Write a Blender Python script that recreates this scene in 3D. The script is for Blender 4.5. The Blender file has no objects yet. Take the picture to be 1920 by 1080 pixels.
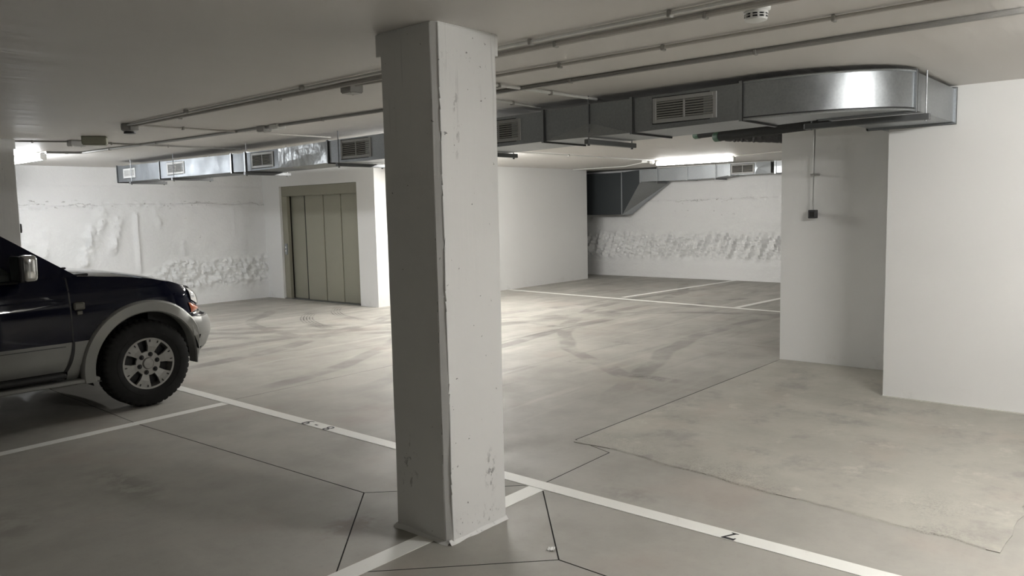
import bpy, bmesh, math, random
from mathutils import Vector, Matrix, noise
R = math.radians
random.seed(7)
scn = bpy.context.scene
COL = scn.collection

# ------------------------------------------------------------------ camera
cam_d = bpy.data.cameras.new('camera')
cam = bpy.data.objects.new('camera', cam_d)
COL.objects.link(cam)
YAW, PITCH, ROLL, FPX, CAM_H = 0.710186, -0.0985977, -0.0224021, 1478.65, 1.62
fw = Vector((math.cos(YAW)*math.cos(PITCH), math.sin(YAW)*math.cos(PITCH), math.sin(PITCH)))
rt = Vector((math.sin(YAW), -math.cos(YAW), 0))
upv = rt.cross(fw)
r2 = math.cos(ROLL)*rt + math.sin(ROLL)*upv
u2 = -math.sin(ROLL)*rt + math.cos(ROLL)*upv
cam.matrix_world = Matrix(((r2.x, u2.x, -fw.x, 0), (r2.y, u2.y, -fw.y, 0), (r2.z, u2.z, -fw.z, CAM_H), (0, 0, 0, 1)))
cam_d.sensor_width = 36.0
cam_d.lens = FPX/1920*36.0
cam_d.clip_start = 0.05
scn.camera = cam

# ------------------------------------------------------------------ world, exposure
w = bpy.data.worlds.new('world'); scn.world = w; w.use_nodes = True
w.node_tree.nodes['Background'].inputs[0].default_value = (0.5, 0.5, 0.5, 1)
w.node_tree.nodes['Background'].inputs[1].default_value = 0.0
vs = scn.view_settings
vs.view_transform = 'Standard'; vs.look = 'None'; vs.gamma = 1; vs.use_curve_mapping = False
vs.exposure = 2.0
# strength of each tube lamp (they are built near the end, see tube_lamp)
LAMP_FAR_LEFT, LAMP_FAR_RIGHT, LAMP_MIDDLE, LAMP_DUCT, LAMP_BEHIND = 40.0, 9.5, 84.0, 46.0, 72.0

H = 2.49            # ceiling height

# ------------------------------------------------------------------ helpers
class MB:
    def __init__(s): s.v = []; s.f = []
    def add(s, vs, fs):
        n = len(s.v); s.v += [tuple(p) for p in vs]; s.f += [tuple(n+i for i in f) for f in fs]; return s
    def box(s, a, b):
        x0, y0, z0 = a; x1, y1, z1 = b
        return s.add([(x0,y0,z0),(x1,y0,z0),(x1,y1,z0),(x0,y1,z0),(x0,y0,z1),(x1,y0,z1),(x1,y1,z1),(x0,y1,z1)],
                     [(3,2,1,0),(4,5,6,7),(0,1,5,4),(1,2,6,5),(2,3,7,6),(3,0,4,7)])
    def obox(s, c, ax, ay, az):
        c, ax, ay, az = map(Vector, (c, ax, ay, az)); P = []
        for k in (-1, 1):
            for i, j in ((-1,-1),(1,-1),(1,1),(-1,1)): P.append(c+i*ax+j*ay+k*az)
        return s.add(P, [(3,2,1,0),(4,5,6,7),(0,1,5,4),(1,2,6,5),(2,3,7,6),(3,0,4,7)])
    def tube(s, pts, r, n=8, cap=True):
        pts = [Vector(p) for p in pts]; rings = []
        rr = r if isinstance(r, (list, tuple)) else [r]*len(pts)
        for i, p in enumerate(pts):
            d = (pts[min(i+1, len(pts)-1)]-pts[max(i-1, 0)]).normalized()
            a = d.cross(Vector((0,0,1)))
            if a.length < 1e-3: a = Vector((1,0,0))
            a.normalize(); b = d.cross(a)
            rings.append([p+rr[i]*(math.cos(2*math.pi*k/n)*a+math.sin(2*math.pi*k/n)*b) for k in range(n)])
        V = [q for ring in rings for q in ring]; F = []
        for i in range(len(pts)-1):
            for k in range(n): F.append((i*n+k, i*n+(k+1)%n, (i+1)*n+(k+1)%n, (i+1)*n+k))
        if cap: F += [tuple(range(n-1,-1,-1)), tuple((len(pts)-1)*n+k for k in range(n))]
        return s.add(V, F)
    def lathe(s, prof, n=32, axis='z', c=(0,0,0), close=False):
        V = []; F = []; m = len(prof)
        for k in range(n):
            a = 2*math.pi*k/n; ca, sa = math.cos(a), math.sin(a)
            for r, h in prof:
                V.append({'z': (c[0]+r*ca, c[1]+r*sa, c[2]+h), 'y': (c[0]+r*ca, c[1]+h, c[2]+r*sa), 'x': (c[0]+h, c[1]+r*ca, c[2]+r*sa)}[axis])
        for k in range(n):
            for i in range(m if close else m-1):
                j = (i+1) % m
                F.append((k*m+i, ((k+1)%n)*m+i, ((k+1)%n)*m+j, k*m+j))
        return s.add(V, F)
    def grid(s, rows):
        n = len(rows[0]); V = [p for r in rows for p in r]; F = []
        for i in range(len(rows)-1):
            for j in range(n-1): F.append((i*n+j, i*n+j+1, (i+1)*n+j+1, (i+1)*n+j))
        return s.add(V, F)
    def prism(s, poly, ext):
        ext = Vector(ext); P = [Vector(p) for p in poly]; n = len(P)
        return s.add(P+[p+ext for p in P], [tuple(range(n-1,-1,-1)), tuple(range(n,2*n))]+[(i,(i+1)%n,n+(i+1)%n,n+i) for i in range(n)])
    def build(s, name, m, parent=None, bevel=0, smooth=False, seg=1, flip=None):
        me = bpy.data.meshes.new(name)
        me.from_pydata(s.v, [], s.f); me.update()
        bm = bmesh.new(); bm.from_mesh(me)
        if bevel: bmesh.ops.bevel(bm, geom=[e for e in bm.edges if len(e.link_faces) == 2 and e.calc_face_angle(0) > 0.5], offset=bevel, segments=seg, affect='EDGES', profile=0.5)
        bmesh.ops.recalc_face_normals(bm, faces=bm.faces)
        bm.to_mesh(me); bm.free()
        if smooth:
            for p in me.polygons: p.use_smooth = True
            try: me.set_sharp_from_angle(angle=R(38))
            except Exception: pass
        if m: me.materials.append(m)
        o = bpy.data.objects.new(name, me); COL.objects.link(o)
        if parent: o.parent = parent
        return o

def tag(o, label, cat, group=None):
    o['label'] = label; o['category'] = cat
    if group: o['group'] = group
    return o
def struct(o, label=None):
    o['kind'] = 'structure'
    if label: o['label'] = label
    return o
def thing(name, label, cat, loc=(0,0,0), group=None, rotz=0):
    o = bpy.data.objects.new(name, None); COL.objects.link(o); o.location = loc; o.rotation_euler[2] = rotz
    o.empty_display_size = 0.1
    return tag(o, label, cat, group)
def relocate(o, loc):
    """move a built mesh's origin to loc (geometry stays put)"""
    o.data.transform(Matrix.Translation(-Vector(loc))); o.location = loc; return o

# ------------------------------------------------------------------ materials
class NT:
    def __init__(s, name):
        s.m = bpy.data.materials.new(name); s.m.use_nodes = True; s.t = s.m.node_tree; s.b = s.t.nodes['Principled BSDF']
        s.geo = s.t.nodes.new('ShaderNodeTexCoord'); s.co = s.geo.outputs['Object']; s._xyz = None
    def n(s, typ, ins=None, **kw):
        nd = s.t.nodes.new(typ)
        for k, v in kw.items(): setattr(nd, k, v)
        for k, v in (ins or {}).items():
            if hasattr(v, 'is_output'): s.t.links.new(v, nd.inputs[k])
            else: nd.inputs[k].default_value = v
        return nd
    def math(s, op, a, b=0.0, c=None, clamp=False):
        i = {0: a, 1: b}
        if c is not None: i[2] = c
        return s.n('ShaderNodeMath', i, operation=op, use_clamp=clamp).outputs[0]
    def noise(s, scale, detail=4, rough=0.55, vec=None, dist=0.0):
        return s.n('ShaderNodeTexNoise', {'Vector': vec or s.co, 'Scale': scale, 'Detail': detail, 'Roughness': rough, 'Distortion': dist}).outputs['Fac']
    def mapv(s, scale=(1,1,1), loc=(0,0,0), rot=(0,0,0)):
        return s.n('ShaderNodeMapping', {'Vector': s.co, 'Scale': scale, 'Location': loc, 'Rotation': rot}).outputs[0]
    def rng(s, v, a, b, c=0.0, d=1.0, smooth=True):
        return s.n('ShaderNodeMapRange', {'Value': v, 'From Min': a, 'From Max': b, 'To Min': c, 'To Max': d}, interpolation_type='SMOOTHSTEP' if smooth else 'LINEAR').outputs[0]
    def mix(s, f, a, b, mode='MIX'):
        nd = s.n('ShaderNodeMix', data_type='RGBA', blend_type=mode)
        for k, v in ((0, f), (6, a), (7, b)):
            if hasattr(v, 'is_output'): s.t.links.new(v, nd.inputs[k])
            else: nd.inputs[k].default_value = v if k == 0 else (*v, 1)
        return nd.outputs[2]
    @property
    def xyz(s):
        if not s._xyz: s._xyz = s.n('ShaderNodeSeparateXYZ', {0: s.co}).outputs
        return s._xyz
    def blob(s, x, y, z, rx, ry, rz, edge=0.5):
        v = s.n('ShaderNodeVectorMath', {0: s.co, 1: (x, y, z)}, operation='SUBTRACT').outputs[0]
        v = s.n('ShaderNodeVectorMath', {0: v, 1: (1/rx, 1/ry, 1/rz)}, operation='MULTIPLY').outputs[0]
        l = s.n('ShaderNodeVectorMath', {0: v}, operation='LENGTH').outputs['Value']
        return s.rng(l, edge, 1.0, 1.0, 0.0)
    def set(s, **kw):
        for k, v in kw.items():
            k = k.replace('_', ' ')
            if hasattr(v, 'is_output'): s.t.links.new(v, s.b.inputs[k])
            else: s.b.inputs[k].default_value = (*v, 1) if isinstance(v, tuple) and len(v) == 3 else v
        return s
    def bump(s, h, strength=0.3, dist=0.01, normal=None):
        i = {'Height': h, 'Strength': strength, 'Distance': dist}
        if normal: i['Normal'] = normal
        return s.n('ShaderNodeBump', i).outputs[0]

def plain(name, c, rough=0.5, metal=0.0, var=0.08, scale=14.0, bump=0.0, coat=0.0, bscale=60):
    k = NT(name)
    f = k.noise(scale, 4)
    col = k.mix(f, tuple(x*(1-var) for x in c), tuple(min(1, x*(1+var)) for x in c))
    k.set(Base_Color=col, Roughness=k.rng(f, 0.3, 0.7, max(0.02, rough-0.05), rough+0.05), Metallic=metal)
    if coat: k.set(Coat_Weight=coat, Coat_Roughness=0.04)
    if bump: k.set(Normal=k.bump(k.noise(bscale, 3), bump, 0.004))
    return k.m

def wall_paint(name, c=(0.80,0.80,0.785), grime=0.3):
    k = NT(name)
    f = k.noise(0.9, 5, 0.6); g = k.noise(7, 5, 0.6)
    col = k.mix(f, tuple(x*0.95 for x in c), c)
    z = k.xyz[2]
    # scuffs and splashes near the floor
    low = k.math('MULTIPLY', k.rng(z, 0.0, 0.22, 1, 0), k.rng(k.noise(5, 6, 0.7), 0.5, 0.75))
    col = k.mix(k.math('MULTIPLY', low, grime), col, (0.45, 0.43, 0.39))
    k.set(Base_Color=col, Roughness=0.62)
    k.set(Normal=k.bump(k.noise(70, 4), 0.12, 0.003, k.bump(g, 0.2, 0.01)))
    return k.m
M = {}
M['wall'] = wall_paint('white_wall_paint')

k = NT('ceiling_paint')
f = k.noise(0.7, 4); lines = k.noise(1.6, 4, 0.6, k.mapv((0.25, 2.2, 1)))
k.set(Base_Color=k.mix(f, (0.66, 0.635, 0.605), (0.72, 0.70, 0.67)), Roughness=0.55)
k.set(Normal=k.bump(k.noise(50, 3), 0.08, 0.003, k.bump(lines, 0.35, 0.03)))
M['ceil'] = k.m

def rough_wall(name, axis, seams, chipz):
    """painted sprayed-concrete retaining wall: dark chips along the pour seam"""
    k = NT(name)
    z = k.xyz[2]
    col = k.mix(k.noise(1.1, 5), (0.76, 0.76, 0.755), (0.83, 0.83, 0.825))
    wob = k.math('MULTIPLY', k.math('SUBTRACT', k.noise(0.8, 4), 0.5), 0.22)
    zz = k.math('ADD', z, wob)
    chip = None
    for zc, hw, th in chipz:
        band = k.rng(k.math('ABSOLUTE', k.math('SUBTRACT', zz, zc)), 0.0, hw, 1, 0)
        c = k.math('MULTIPLY', band, k.rng(k.noise(13, 5, 0.62, k.mapv((1, 1, 1.7))), th, th+0.06))
        big = k.rng(k.noise(0.8, 2, 0.5, k.mapv((1,1,0.1), (3.1, 1.7, 0))), 0.42, 0.55)
        c = k.math('MULTIPLY', c, big)
        chip = c if chip is None else k.math('MAXIMUM', chip, c)
    crack = k.rng(k.math('ABSOLUTE', k.math('SUBTRACT', k.math('ADD', zz, k.math('MULTIPLY', k.math('SUBTRACT', k.noise(6, 5, 0.65), 0.5), 0.16)), seams)), 0.002, 0.010, 0.5, 0)
    crack = k.math('MULTIPLY', crack, k.rng(k.noise(2.1, 3, 0.6, k.mapv((1, 1, 0.3), (9, 2, 0))), 0.45, 0.58))
    chip = k.math('MAXIMUM', chip, crack)
    col = k.mix(chip, col, (0.30, 0.29, 0.275))
    k.set(Base_Color=col, Roughness=0.65)
    k.set(Normal=k.bump(k.noise(20, 6, 0.65), 0.5, 0.02))
    return k.m
M['rough_far'] = rough_wall('sprayed_wall_far', 'y', 1.85, [(1.85, 0.10, 0.60), (1.60, 0.05, 0.66), (1.24, 0.05, 0.66)])
M['rough_back'] = rough_wall('sprayed_wall_back', 'x', 1.76, [(1.76, 0.10, 0.60), (1.5, 0.14, 0.62), (0.95, 0.2, 0.70), (0.45, 0.12, 0.70)])

# polished concrete floor with stains and tyre marks
def floor_mat(name, c1, c2, patch=False):
    k = NT(name)
    x, y, z = k.xyz
    big = k.noise(0.45, 5, 0.6); mid = k.noise(2.2, 6, 0.62); fine = k.noise(26, 5, 0.7)
    streak = k.noise(1.0, 6, 0.65, k.mapv((1.2, 0.35, 1), rot=(0, 0, R(12))))
    col = k.mix(k.rng(big, 0.3, 0.7), c1, c2)
    col = k.mix(k.math('MULTIPLY', k.rng(mid, 0.35, 0.75), 0.45), col, tuple(v*0.80 for v in c1))
    col = k.mix(k.math('MULTIPLY', k.rng(streak, 0.5, 0.72), 0.35), col, tuple(v*1.18 for v in c2))
    pink = k.math('MULTIPLY', k.rng(k.noise(1.3, 3, 0.5, k.mapv((1,1,1), (5,3,0))), 0.52, 0.72), 0.35)
    col = k.mix(pink, col, (c1[0]*1.06, c1[1]*0.92, c1[2]*0.88))
    col = k.mix(k.math('MULTIPLY', k.rng(fine, 0.5, 0.8), 0.25), col, tuple(v*0.7 for v in c1))
    if patch:
        gx = k.math('ADD', x, k.math('MULTIPLY', k.math('SUBTRACT', k.noise(2.5, 4), 0.5), 0.7))
        edge = k.rng(gx, 4.15, 4.95, 1, 0)
        gr = k.math('MULTIPLY', edge, k.math('MULTIPLY', k.rng(k.noise(90, 3, 0.8), 0.45, 0.6), k.rng(k.noise(1.9, 4, 0.6, k.mapv((1,1,1), (7,1,0))), 0.42, 0.6)))
        col = k.mix(k.math('MULTIPLY', gr, 0.5), col, (0.15, 0.145, 0.13))
        st = k.math('MULTIPLY', k.rng(k.noise(2.4, 7, 0.7), 0.5, 0.68), 0.5)
        col = k.mix(st, col, (0.22, 0.205, 0.195))
        pale = k.math('MULTIPLY', k.rng(k.noise(3.1, 7, 0.72, k.mapv((1,1,1), (2,8,0))), 0.56, 0.70), 0.4)
        col = k.mix(pale, col, (0.62, 0.60, 0.53))
    else:
        lane = k.math('MULTIPLY', k.rng(x, 3.7, 5.2), k.rng(y, 2.6, 4.6))
        sw = k.noise(1.0, 5, 0.62, k.mapv((0.42, 3.6, 1), rot=(0, 0, R(42))), 0.6)
        col = k.mix(k.math('MULTIPLY', lane, k.rng(sw, 0.52, 0.70, 0, 0.42)), col, tuple(v*0.55 for v in c1))
        sw2 = k.noise(1.0, 5, 0.62, k.mapv((0.35, 4.2, 1), (4, 9, 0), (0, 0, R(52))), 0.6)
        col = k.mix(k.math('MULTIPLY', lane, k.rng(sw2, 0.54, 0.70, 0, 0.5)), col, tuple(v*1.28 for v in c2))
        wob = k.math('MULTIPLY', k.math('SUBTRACT', k.noise(0.5, 2), 0.5), 0.5)
        tm = None
        # (centre x, centre y, radius, half width, strength, stripes per metre or 0, ymin, ymax, xmin, xmax)
        for cx, cy, r0, hw, st, fr, y0, y1, x0, x1 in [
            (9.3, 9.0, 2.55, 0.13, 0.75, 22, 8.9, 12.2, 6.0, 8.2), (9.9, 9.4, 2.35, 0.12, 0.6, 22, 8.9, 11.6, 6.8, 8.6),
            (9.3, 9.0, 3.3, 0.10, 0.30, 0, 7.5, 13, 5.6, 8), (14, 16, 10.2, 0.16, 0.35, 0, 5.5, 13, 3.8, 12), (12, 16, 8.3, 0.14, 0.35, 0, 6, 13, 3.8, 12),
            (2, 16, 9.6, 0.14, 0.35, 0, 4.5, 10.5, 3.8, 13), (3, 18, 9.9, 0.14, 0.35, 0, 5, 10.5, 3.8, 14), (10, -6, 10.6, 0.13, 0.30, 0, 3.4, 9, 4.5, 14),
            (9, -8, 14.4, 0.13, 0.35, 0, 3.4, 9, 4.5, 14), (11, 14, 7.1, 0.13, 0.3, 0, 5.5, 12, 5, 15), (12, 1, 6.4, 0.13, 0.35, 0, 3.5, 9, 4.5, 15), (5, 2.5, 6.6, 0.12, 0.35, 0, 3.5, 10, 4, 14)]:
            dx = k.math('SUBTRACT', x, cx); dy = k.math('SUBTRACT', y, cy)
            d = k.math('SQRT', k.math('ADD', k.math('MULTIPLY', dx, dx), k.math('MULTIPLY', dy, dy)))
            if not fr: d = k.math('ADD', d, wob)
            e = k.math('ABSOLUTE', k.math('SUBTRACT', d, r0))
            m = k.rng(e, hw*0.6, hw, 1, 0)
            if fr: m = k.math('MULTIPLY', m, k.rng(k.math('SINE', k.math('MULTIPLY', d, fr*2*math.pi)), -0.3, 0.5, 0.1, 1))
            m = k.math('MULTIPLY', m, k.math('MULTIPLY', k.rng(y, y0, y0+0.7), k.rng(y, y1-0.7, y1, 1, 0)))
            m = k.math('MULTIPLY', m, k.math('MULTIPLY', k.rng(x, x0, x0+0.5), k.rng(x, x1-0.5, x1, 1, 0)))
            m = k.math('MULTIPLY', m, st)
            tm = m if tm is None else k.math('MAXIMUM', tm, m)
        tm = k.math('MULTIPLY', k.math('MULTIPLY', tm, 1.35), k.rng(k.noise(1.7, 4), 0.35, 0.6), clamp=True)
        col = k.mix(tm, col, (0.10, 0.095, 0.085))
        # damp and rust stains
        for bx, by, rx, ry, st, cc in [(2.45, 3.25, 0.28, 0.2, 0.6, (0.13, 0.085, 0.07)), (2.0, 4.9, 0.22, 0.75, 0.45, (0.12, 0.115, 0.095)),
                                       (1.3, 4.75, 0.3, 0.4, 0.35, (0.13, 0.12, 0.10)), (6.45, 3.85, 0.14, 0.5, 0.75, (0.11, 0.105, 0.095)), (6.7, 4.9, 0.1, 0.2, 0.5, (0.12, 0.115, 0.1)),
                                       (8.6, 6.6, 0.18, 0.22, 0.7, (0.1, 0.1, 0.09)), (10.3, 6.8, 0.22, 0.16, 0.7, (0.1, 0.1, 0.09)), (8.0, 5.1, 0.2, 0.25, 0.6, (0.12, 0.115, 0.1)), (3.7, 2.35, 0.14, 0.3, 0.4, (0.14, 0.135, 0.12))]:
            m = k.math('MULTIPLY', k.blob(bx, by, 0, rx, ry, 1, 0.1), k.rng(k.noise(6, 5, 0.65), 0.38, 0.6))
            col = k.mix(k.math('MULTIPLY', m, st), col, cc)
    k.set(Base_Color=col, Roughness=k.rng(mid, 0.3, 0.7, 0.52, 0.7), Specular_IOR_Level=0.35)
    k.set(Normal=k.bump(fine, 0.12 if not patch else 0.25, 0.003, k.bump(mid, 0.15, 0.01)))
    return k.m
M['floor'] = floor_mat('concrete_floor', (0.33, 0.318, 0.286), (0.395, 0.382, 0.346))
M['patch'] = floor_mat('concrete_topping', (0.38, 0.366, 0.325), (0.45, 0.437, 0.385), True)
M['groove'] = plain('dark_joint_filler', (0.03, 0.028, 0.025), 0.8)

k = NT('white_line_paint')
wear = k.math('MULTIPLY', k.rng(k.noise(9, 6, 0.7), 0.58, 0.74), 0.35)
k.set(Base_Color=k.mix(wear, (0.80, 0.80, 0.76), (0.5, 0.48, 0.43)), Roughness=0.55, Normal=k.bump(k.noise(60, 3), 0.15, 0.002))
M['line'] = k.m
M['ink'] = plain('black_stencil_paint', (0.018, 0.018, 0.02), 0.6, var=0.3, scale=60)

# column paint: chips, drips and scrapes
k = NT('column_paint')
x, y, z = k.xyz
col = k.mix(k.noise(1.3, 5), (0.735, 0.735, 0.72), (0.80, 0.80, 0.785))
pits = k.math('MULTIPLY', k.rng(k.noise(34, 2, 0.5), 0.73, 0.77), 0.85)
marks = pits
for bx, by, bz, rx, ry, rz, th, st in [(2.90, 2.65, 0.29, 0.06, 0.05, 0.16, 0.50, 0.8), (2.59, 2.95, 0.34, 0.05, 0.11, 0.22, 0.56, 0.6), (2.80, 2.65, 0.06, 0.3, 0.05, 0.10, 0.55, 0.5),
                                       (2.77, 2.65, 2.33, 0.25, 0.06, 0.06, 0.57, 0.6), (2.72, 2.65, 2.05, 0.03, 0.06, 0.30, 0.52, 0.5), (2.70, 2.65, 0.9, 0.25, 0.06, 0.9, 0.70, 0.5)]:
    m = k.math('MULTIPLY', k.blob(bx, by, bz, rx, ry, rz, 0.2), k.rng(k.noise(30, 6, 0.7, k.mapv((1, 1, 0.55))), th, th+0.07))
    marks = k.math('MAXIMUM', marks, k.math('MULTIPLY', m, st))
drip = k.math('MULTIPLY', k.rng(k.noise(3.0, 5, 0.6, k.mapv((14, 14, 0.5))), 0.60, 0.68), k.rng(z, 1.5, 2.3, 0, 0.3))
marks = k.math('MAXIMUM', marks, k.math('MULTIPLY', drip, 0.6))
col = k.mix(marks, col, (0.16, 0.155, 0.15))
k.set(Base_Color=col, Roughness=0.6)
hgt = k.math('ADD', k.math('MULTIPLY', k.noise(9, 5), 0.6), k.math('SUBTRACT', k.math('MULTIPLY', k.noise(3.0, 4, 0.6, k.mapv((10, 10, 0.35))), k.rng(z, 1.0, 2.3, 0.15, 0.6)), marks))
k.set(Normal=k.bump(hgt, 0.3, 0.01))
M['column'] = k.m
M['plaster'] = plain('rough_grout', (0.60, 0.585, 0.54), 0.8, var=0.25, scale=30, bump=0.6, bscale=80)

# galvanised steel
k = NT('galvanised_sheet')
sp = k.n('ShaderNodeTexVoronoi', {'Vector': k.co, 'Scale': 55.0}).outputs['Distance']
f = k.noise(3, 4)
k.set(Base_Color=k.mix(k.math('ADD', k.math('MULTIPLY', sp, 0.5), k.math('MULTIPLY', f, 0.5)), (0.31, 0.33, 0.345), (0.43, 0.45, 0.465)), Metallic=1.0,
      Roughness=k.rng(f, 0.3, 0.7, 0.36, 0.44), Normal=k.bump(k.noise(2.2, 3), 0.25, 0.03))
M['galv'] = k.m
k = NT('crumpled_galvanised_sheet')
k.set(Base_Color=k.mix(k.noise(3, 4), (0.34, 0.355, 0.365), (0.46, 0.475, 0.485)), Metallic=1.0, Roughness=0.36, Normal=k.bump(k.noise(4.5, 3, 0.5), 0.6, 0.05))
M['galv2'] = k.m
k = NT('dull_galvanised_sheet')
f = k.noise(3, 4)
k.set(Base_Color=k.mix(f, (0.20, 0.215, 0.23), (0.29, 0.305, 0.32)), Metallic=1.0, Roughness=k.rng(f, 0.3, 0.7, 0.46, 0.58), Normal=k.bump(k.noise(1.8, 3), 0.4, 0.04))
M['galv_matte'] = k.m
M['plenum'] = plain('steel_dark_reflection', (0.045, 0.052, 0.056), 0.5, 0.3)  # the dark surroundings that the steel mirrors are put into this colour
M['galv_dark'] = plain('duct_flange_steel', (0.20, 0.205, 0.21), 0.45, 0.8)
M['seal'] = plain('dark_duct_sealant', (0.035, 0.036, 0.037), 0.7)
M['grille'] = plain('grey_aluminium_grille', (0.40, 0.40, 0.39), 0.5, 0.3)
M['grille_white'] = plain('pale_aluminium_grille', (0.46, 0.46, 0.45), 0.5, 0.1)
M['slat'] = plain('grille_blade', (0.36, 0.355, 0.33), 0.5, 0.2)
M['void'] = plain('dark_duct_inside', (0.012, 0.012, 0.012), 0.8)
M['conduit'] = plain('grey_plastic_conduit', (0.52, 0.50, 0.47), 0.5)
M['conduit_dark'] = plain('steel_conduit', (0.36, 0.355, 0.34), 0.4, 0.4)
M['clip'] = plain('grey_plastic_clip', (0.36, 0.35, 0.33), 0.5)
M['boxgrey'] = plain('grey_junction_box', (0.42, 0.415, 0.40), 0.5)
M['white_plastic'] = plain('white_plastic', (0.78, 0.78, 0.76), 0.4)
M['olive'] = plain('olive_grey_plastic', (0.30, 0.30, 0.235), 0.45)
M['darkplastic'] = plain('dark_grey_plastic', (0.045, 0.047, 0.05), 0.45)
M['lift'] = plain('beige_grey_lift_enamel', (0.305, 0.295, 0.235), 0.42, 0.15, var=0.05, scale=3)
M['lift_frame'] = plain('beige_grey_frame_enamel', (0.285, 0.272, 0.215), 0.45, 0.15, var=0.05, scale=3)
M['foam'] = plain('black_pipe_insulation', (0.022, 0.023, 0.023), 0.75, var=0.3, bump=0.4)
M['green'] = plain('green_cap_plastic', (0.035, 0.11, 0.06), 0.5)
k = NT('crinkled_grey_foil')
k.set(Base_Color=k.mix(k.noise(8, 5), (0.035, 0.035, 0.037), (0.12, 0.12, 0.125)), Metallic=0.6, Roughness=0.4, Normal=k.bump(k.noise(14, 5, 0.6), 0.9, 0.03))
M['foil'] = k.m
M['paper'] = plain('white_paper', (0.8, 0.8, 0.78), 0.7)

def lamp_mat(name, st, c=(1.0, 0.985, 0.95)):
    k = NT(name); k.set(Base_Color=(0.9, 0.9, 0.9), Emission_Color=c, Emission_Strength=st, Roughness=0.4)
    return k.m

# ------------------------------------------------------------------ structure
X0, X1, Y0, Y1 = -9.0, 16.0, -9.0, 13.95
# floor: one slab with saw-cut joints really cut into it
fl = MB().box((X0-0.3, Y0-0.3, -0.25), (X1+0.3, Y1+0.3, 0)).build('floor', M['floor'])
struct(fl)
joints = []
for cx, cy in ((2.80, 2.86), (2.80, 9.75)):
    D = [(cx-0.74, cy), (cx, cy+0.72), (cx+0.73, cy-0.02), (cx-0.01, cy-0.71)]
    joints += [(D[i], D[(i+1) % 4], 0.007) for i in range(4)]
    joints += [(D[0], (X0, cy-0.05), 0.007)]
joints += [((2.80, 3.58), (2.69, 6.25), 0.008), ((2.69, 6.25), (2.78, 9.04), 0.006), ((2.79, 2.15), (2.74, -5.0), 0.008), ((2.8, 10.47), (2.8, 13.9), 0.006),
           ((3.53, 2.84), (4.28, 2.86), 0.007), ((4.28, 2.86), (4.39, 3.215), 0.006), ((4.39, 3.215), (7.99, 3.19), 0.008), ((3.57, 6.37), (8.7, 6.41), 0.005), ((8.6, 3.2), (8.7, 10.4), 0.004)]
cut = MB()
for a, b, wd in joints:
    a, b = Vector((*a, 0)), Vector((*b, 0)); d = (b-a); L = d.length; d.normalize(); nrm = Vector((-d.y, d.x, 0))
    cut.obox((a+b)/2, d*(L/2+0.004), nrm*wd*0.5, (0, 0, 0.014+random.random()*0.002))
co = cut.build('joint_cutter', M['groove'])
md = fl.modifiers.new('cut', 'BOOLEAN'); md.operation = 'DIFFERENCE'; md.object = co; md.solver = 'EXACT'; md.use_self = True
try: md.material_mode = 'TRANSFER'
except Exception: pass
dg = bpy.context.evaluated_depsgraph_get(); dg.update()
me = bpy.data.meshes.new_from_object(fl.evaluated_get(dg))
if len(me.polygons) > 20:
    fl.modifiers.clear(); fl.data = me
else: fl.modifiers.clear()
bpy.data.objects.remove(co)
# rough topping laid in front of the right-hand walls
edge = []
N = 90
for i in range(N+1):
    t = i/N; yy = 3.19-2.60*t
    edge.append((4.38-0.29*t + 0.035*(noise.fractal(Vector((yy*3, 1.3, 0)), 1, 2, 4)) - 0.05*(max(0, noise.noise(Vector((yy*1.4, 8, 0))))), yy))
edge += [(4.12+0.11*i+0.0, 0.585+0.03*noise.noise(Vector((i*0.9, 4, 0)))) for i in range(1, 26)]
edge += [(6.9, 0.56), (6.9, 1.88), (7.99, 1.88), (7.99, 3.18)]
def patch_poly(z0, z1, shrink=0.0):
    P = [(px, py, z1) for px, py in edge]
    return P
pt = MB().prism([(a, b, -0.002) for a, b in edge], (0, 0, 0.0065)).build('topping_patch', M['patch'], fl)
pt['label'] = 'rough paler concrete topping with ragged edge'
# thin ragged rim of mortar along its front edge
rim = MB()
for i in range(10, N-2):
    if noise.noise(Vector((i*0.16, 2.2, 0))) > -0.3:
        (ax, ay), (bx, by) = edge[i], edge[i+1]
        wv = 0.006+0.014*abs(noise.noise(Vector((i*0.35, 7, 0))))
        rim.add([(ax-wv, ay, 0.0005), (ax+0.01, ay, 0.007), (bx+0.01, by, 0.007), (bx-wv, by, 0.0005)], [(0, 1, 2, 3)])
rim.build('mortar_edge', M['patch'], fl)

struct(MB().box((X0-0.3, Y0-0.3, H), (X1+0.3, Y1+0.3, H+0.25)).build('ceiling', M['ceil']))
struct(MB().box((X0-0.25, Y0, 0), (X0, Y1, H)).build('wall_west', M['wall']))
struct(MB().box((X0, Y0-0.25, 0), (X1, Y0, H)).build('wall_south', M['wall']))

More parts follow.
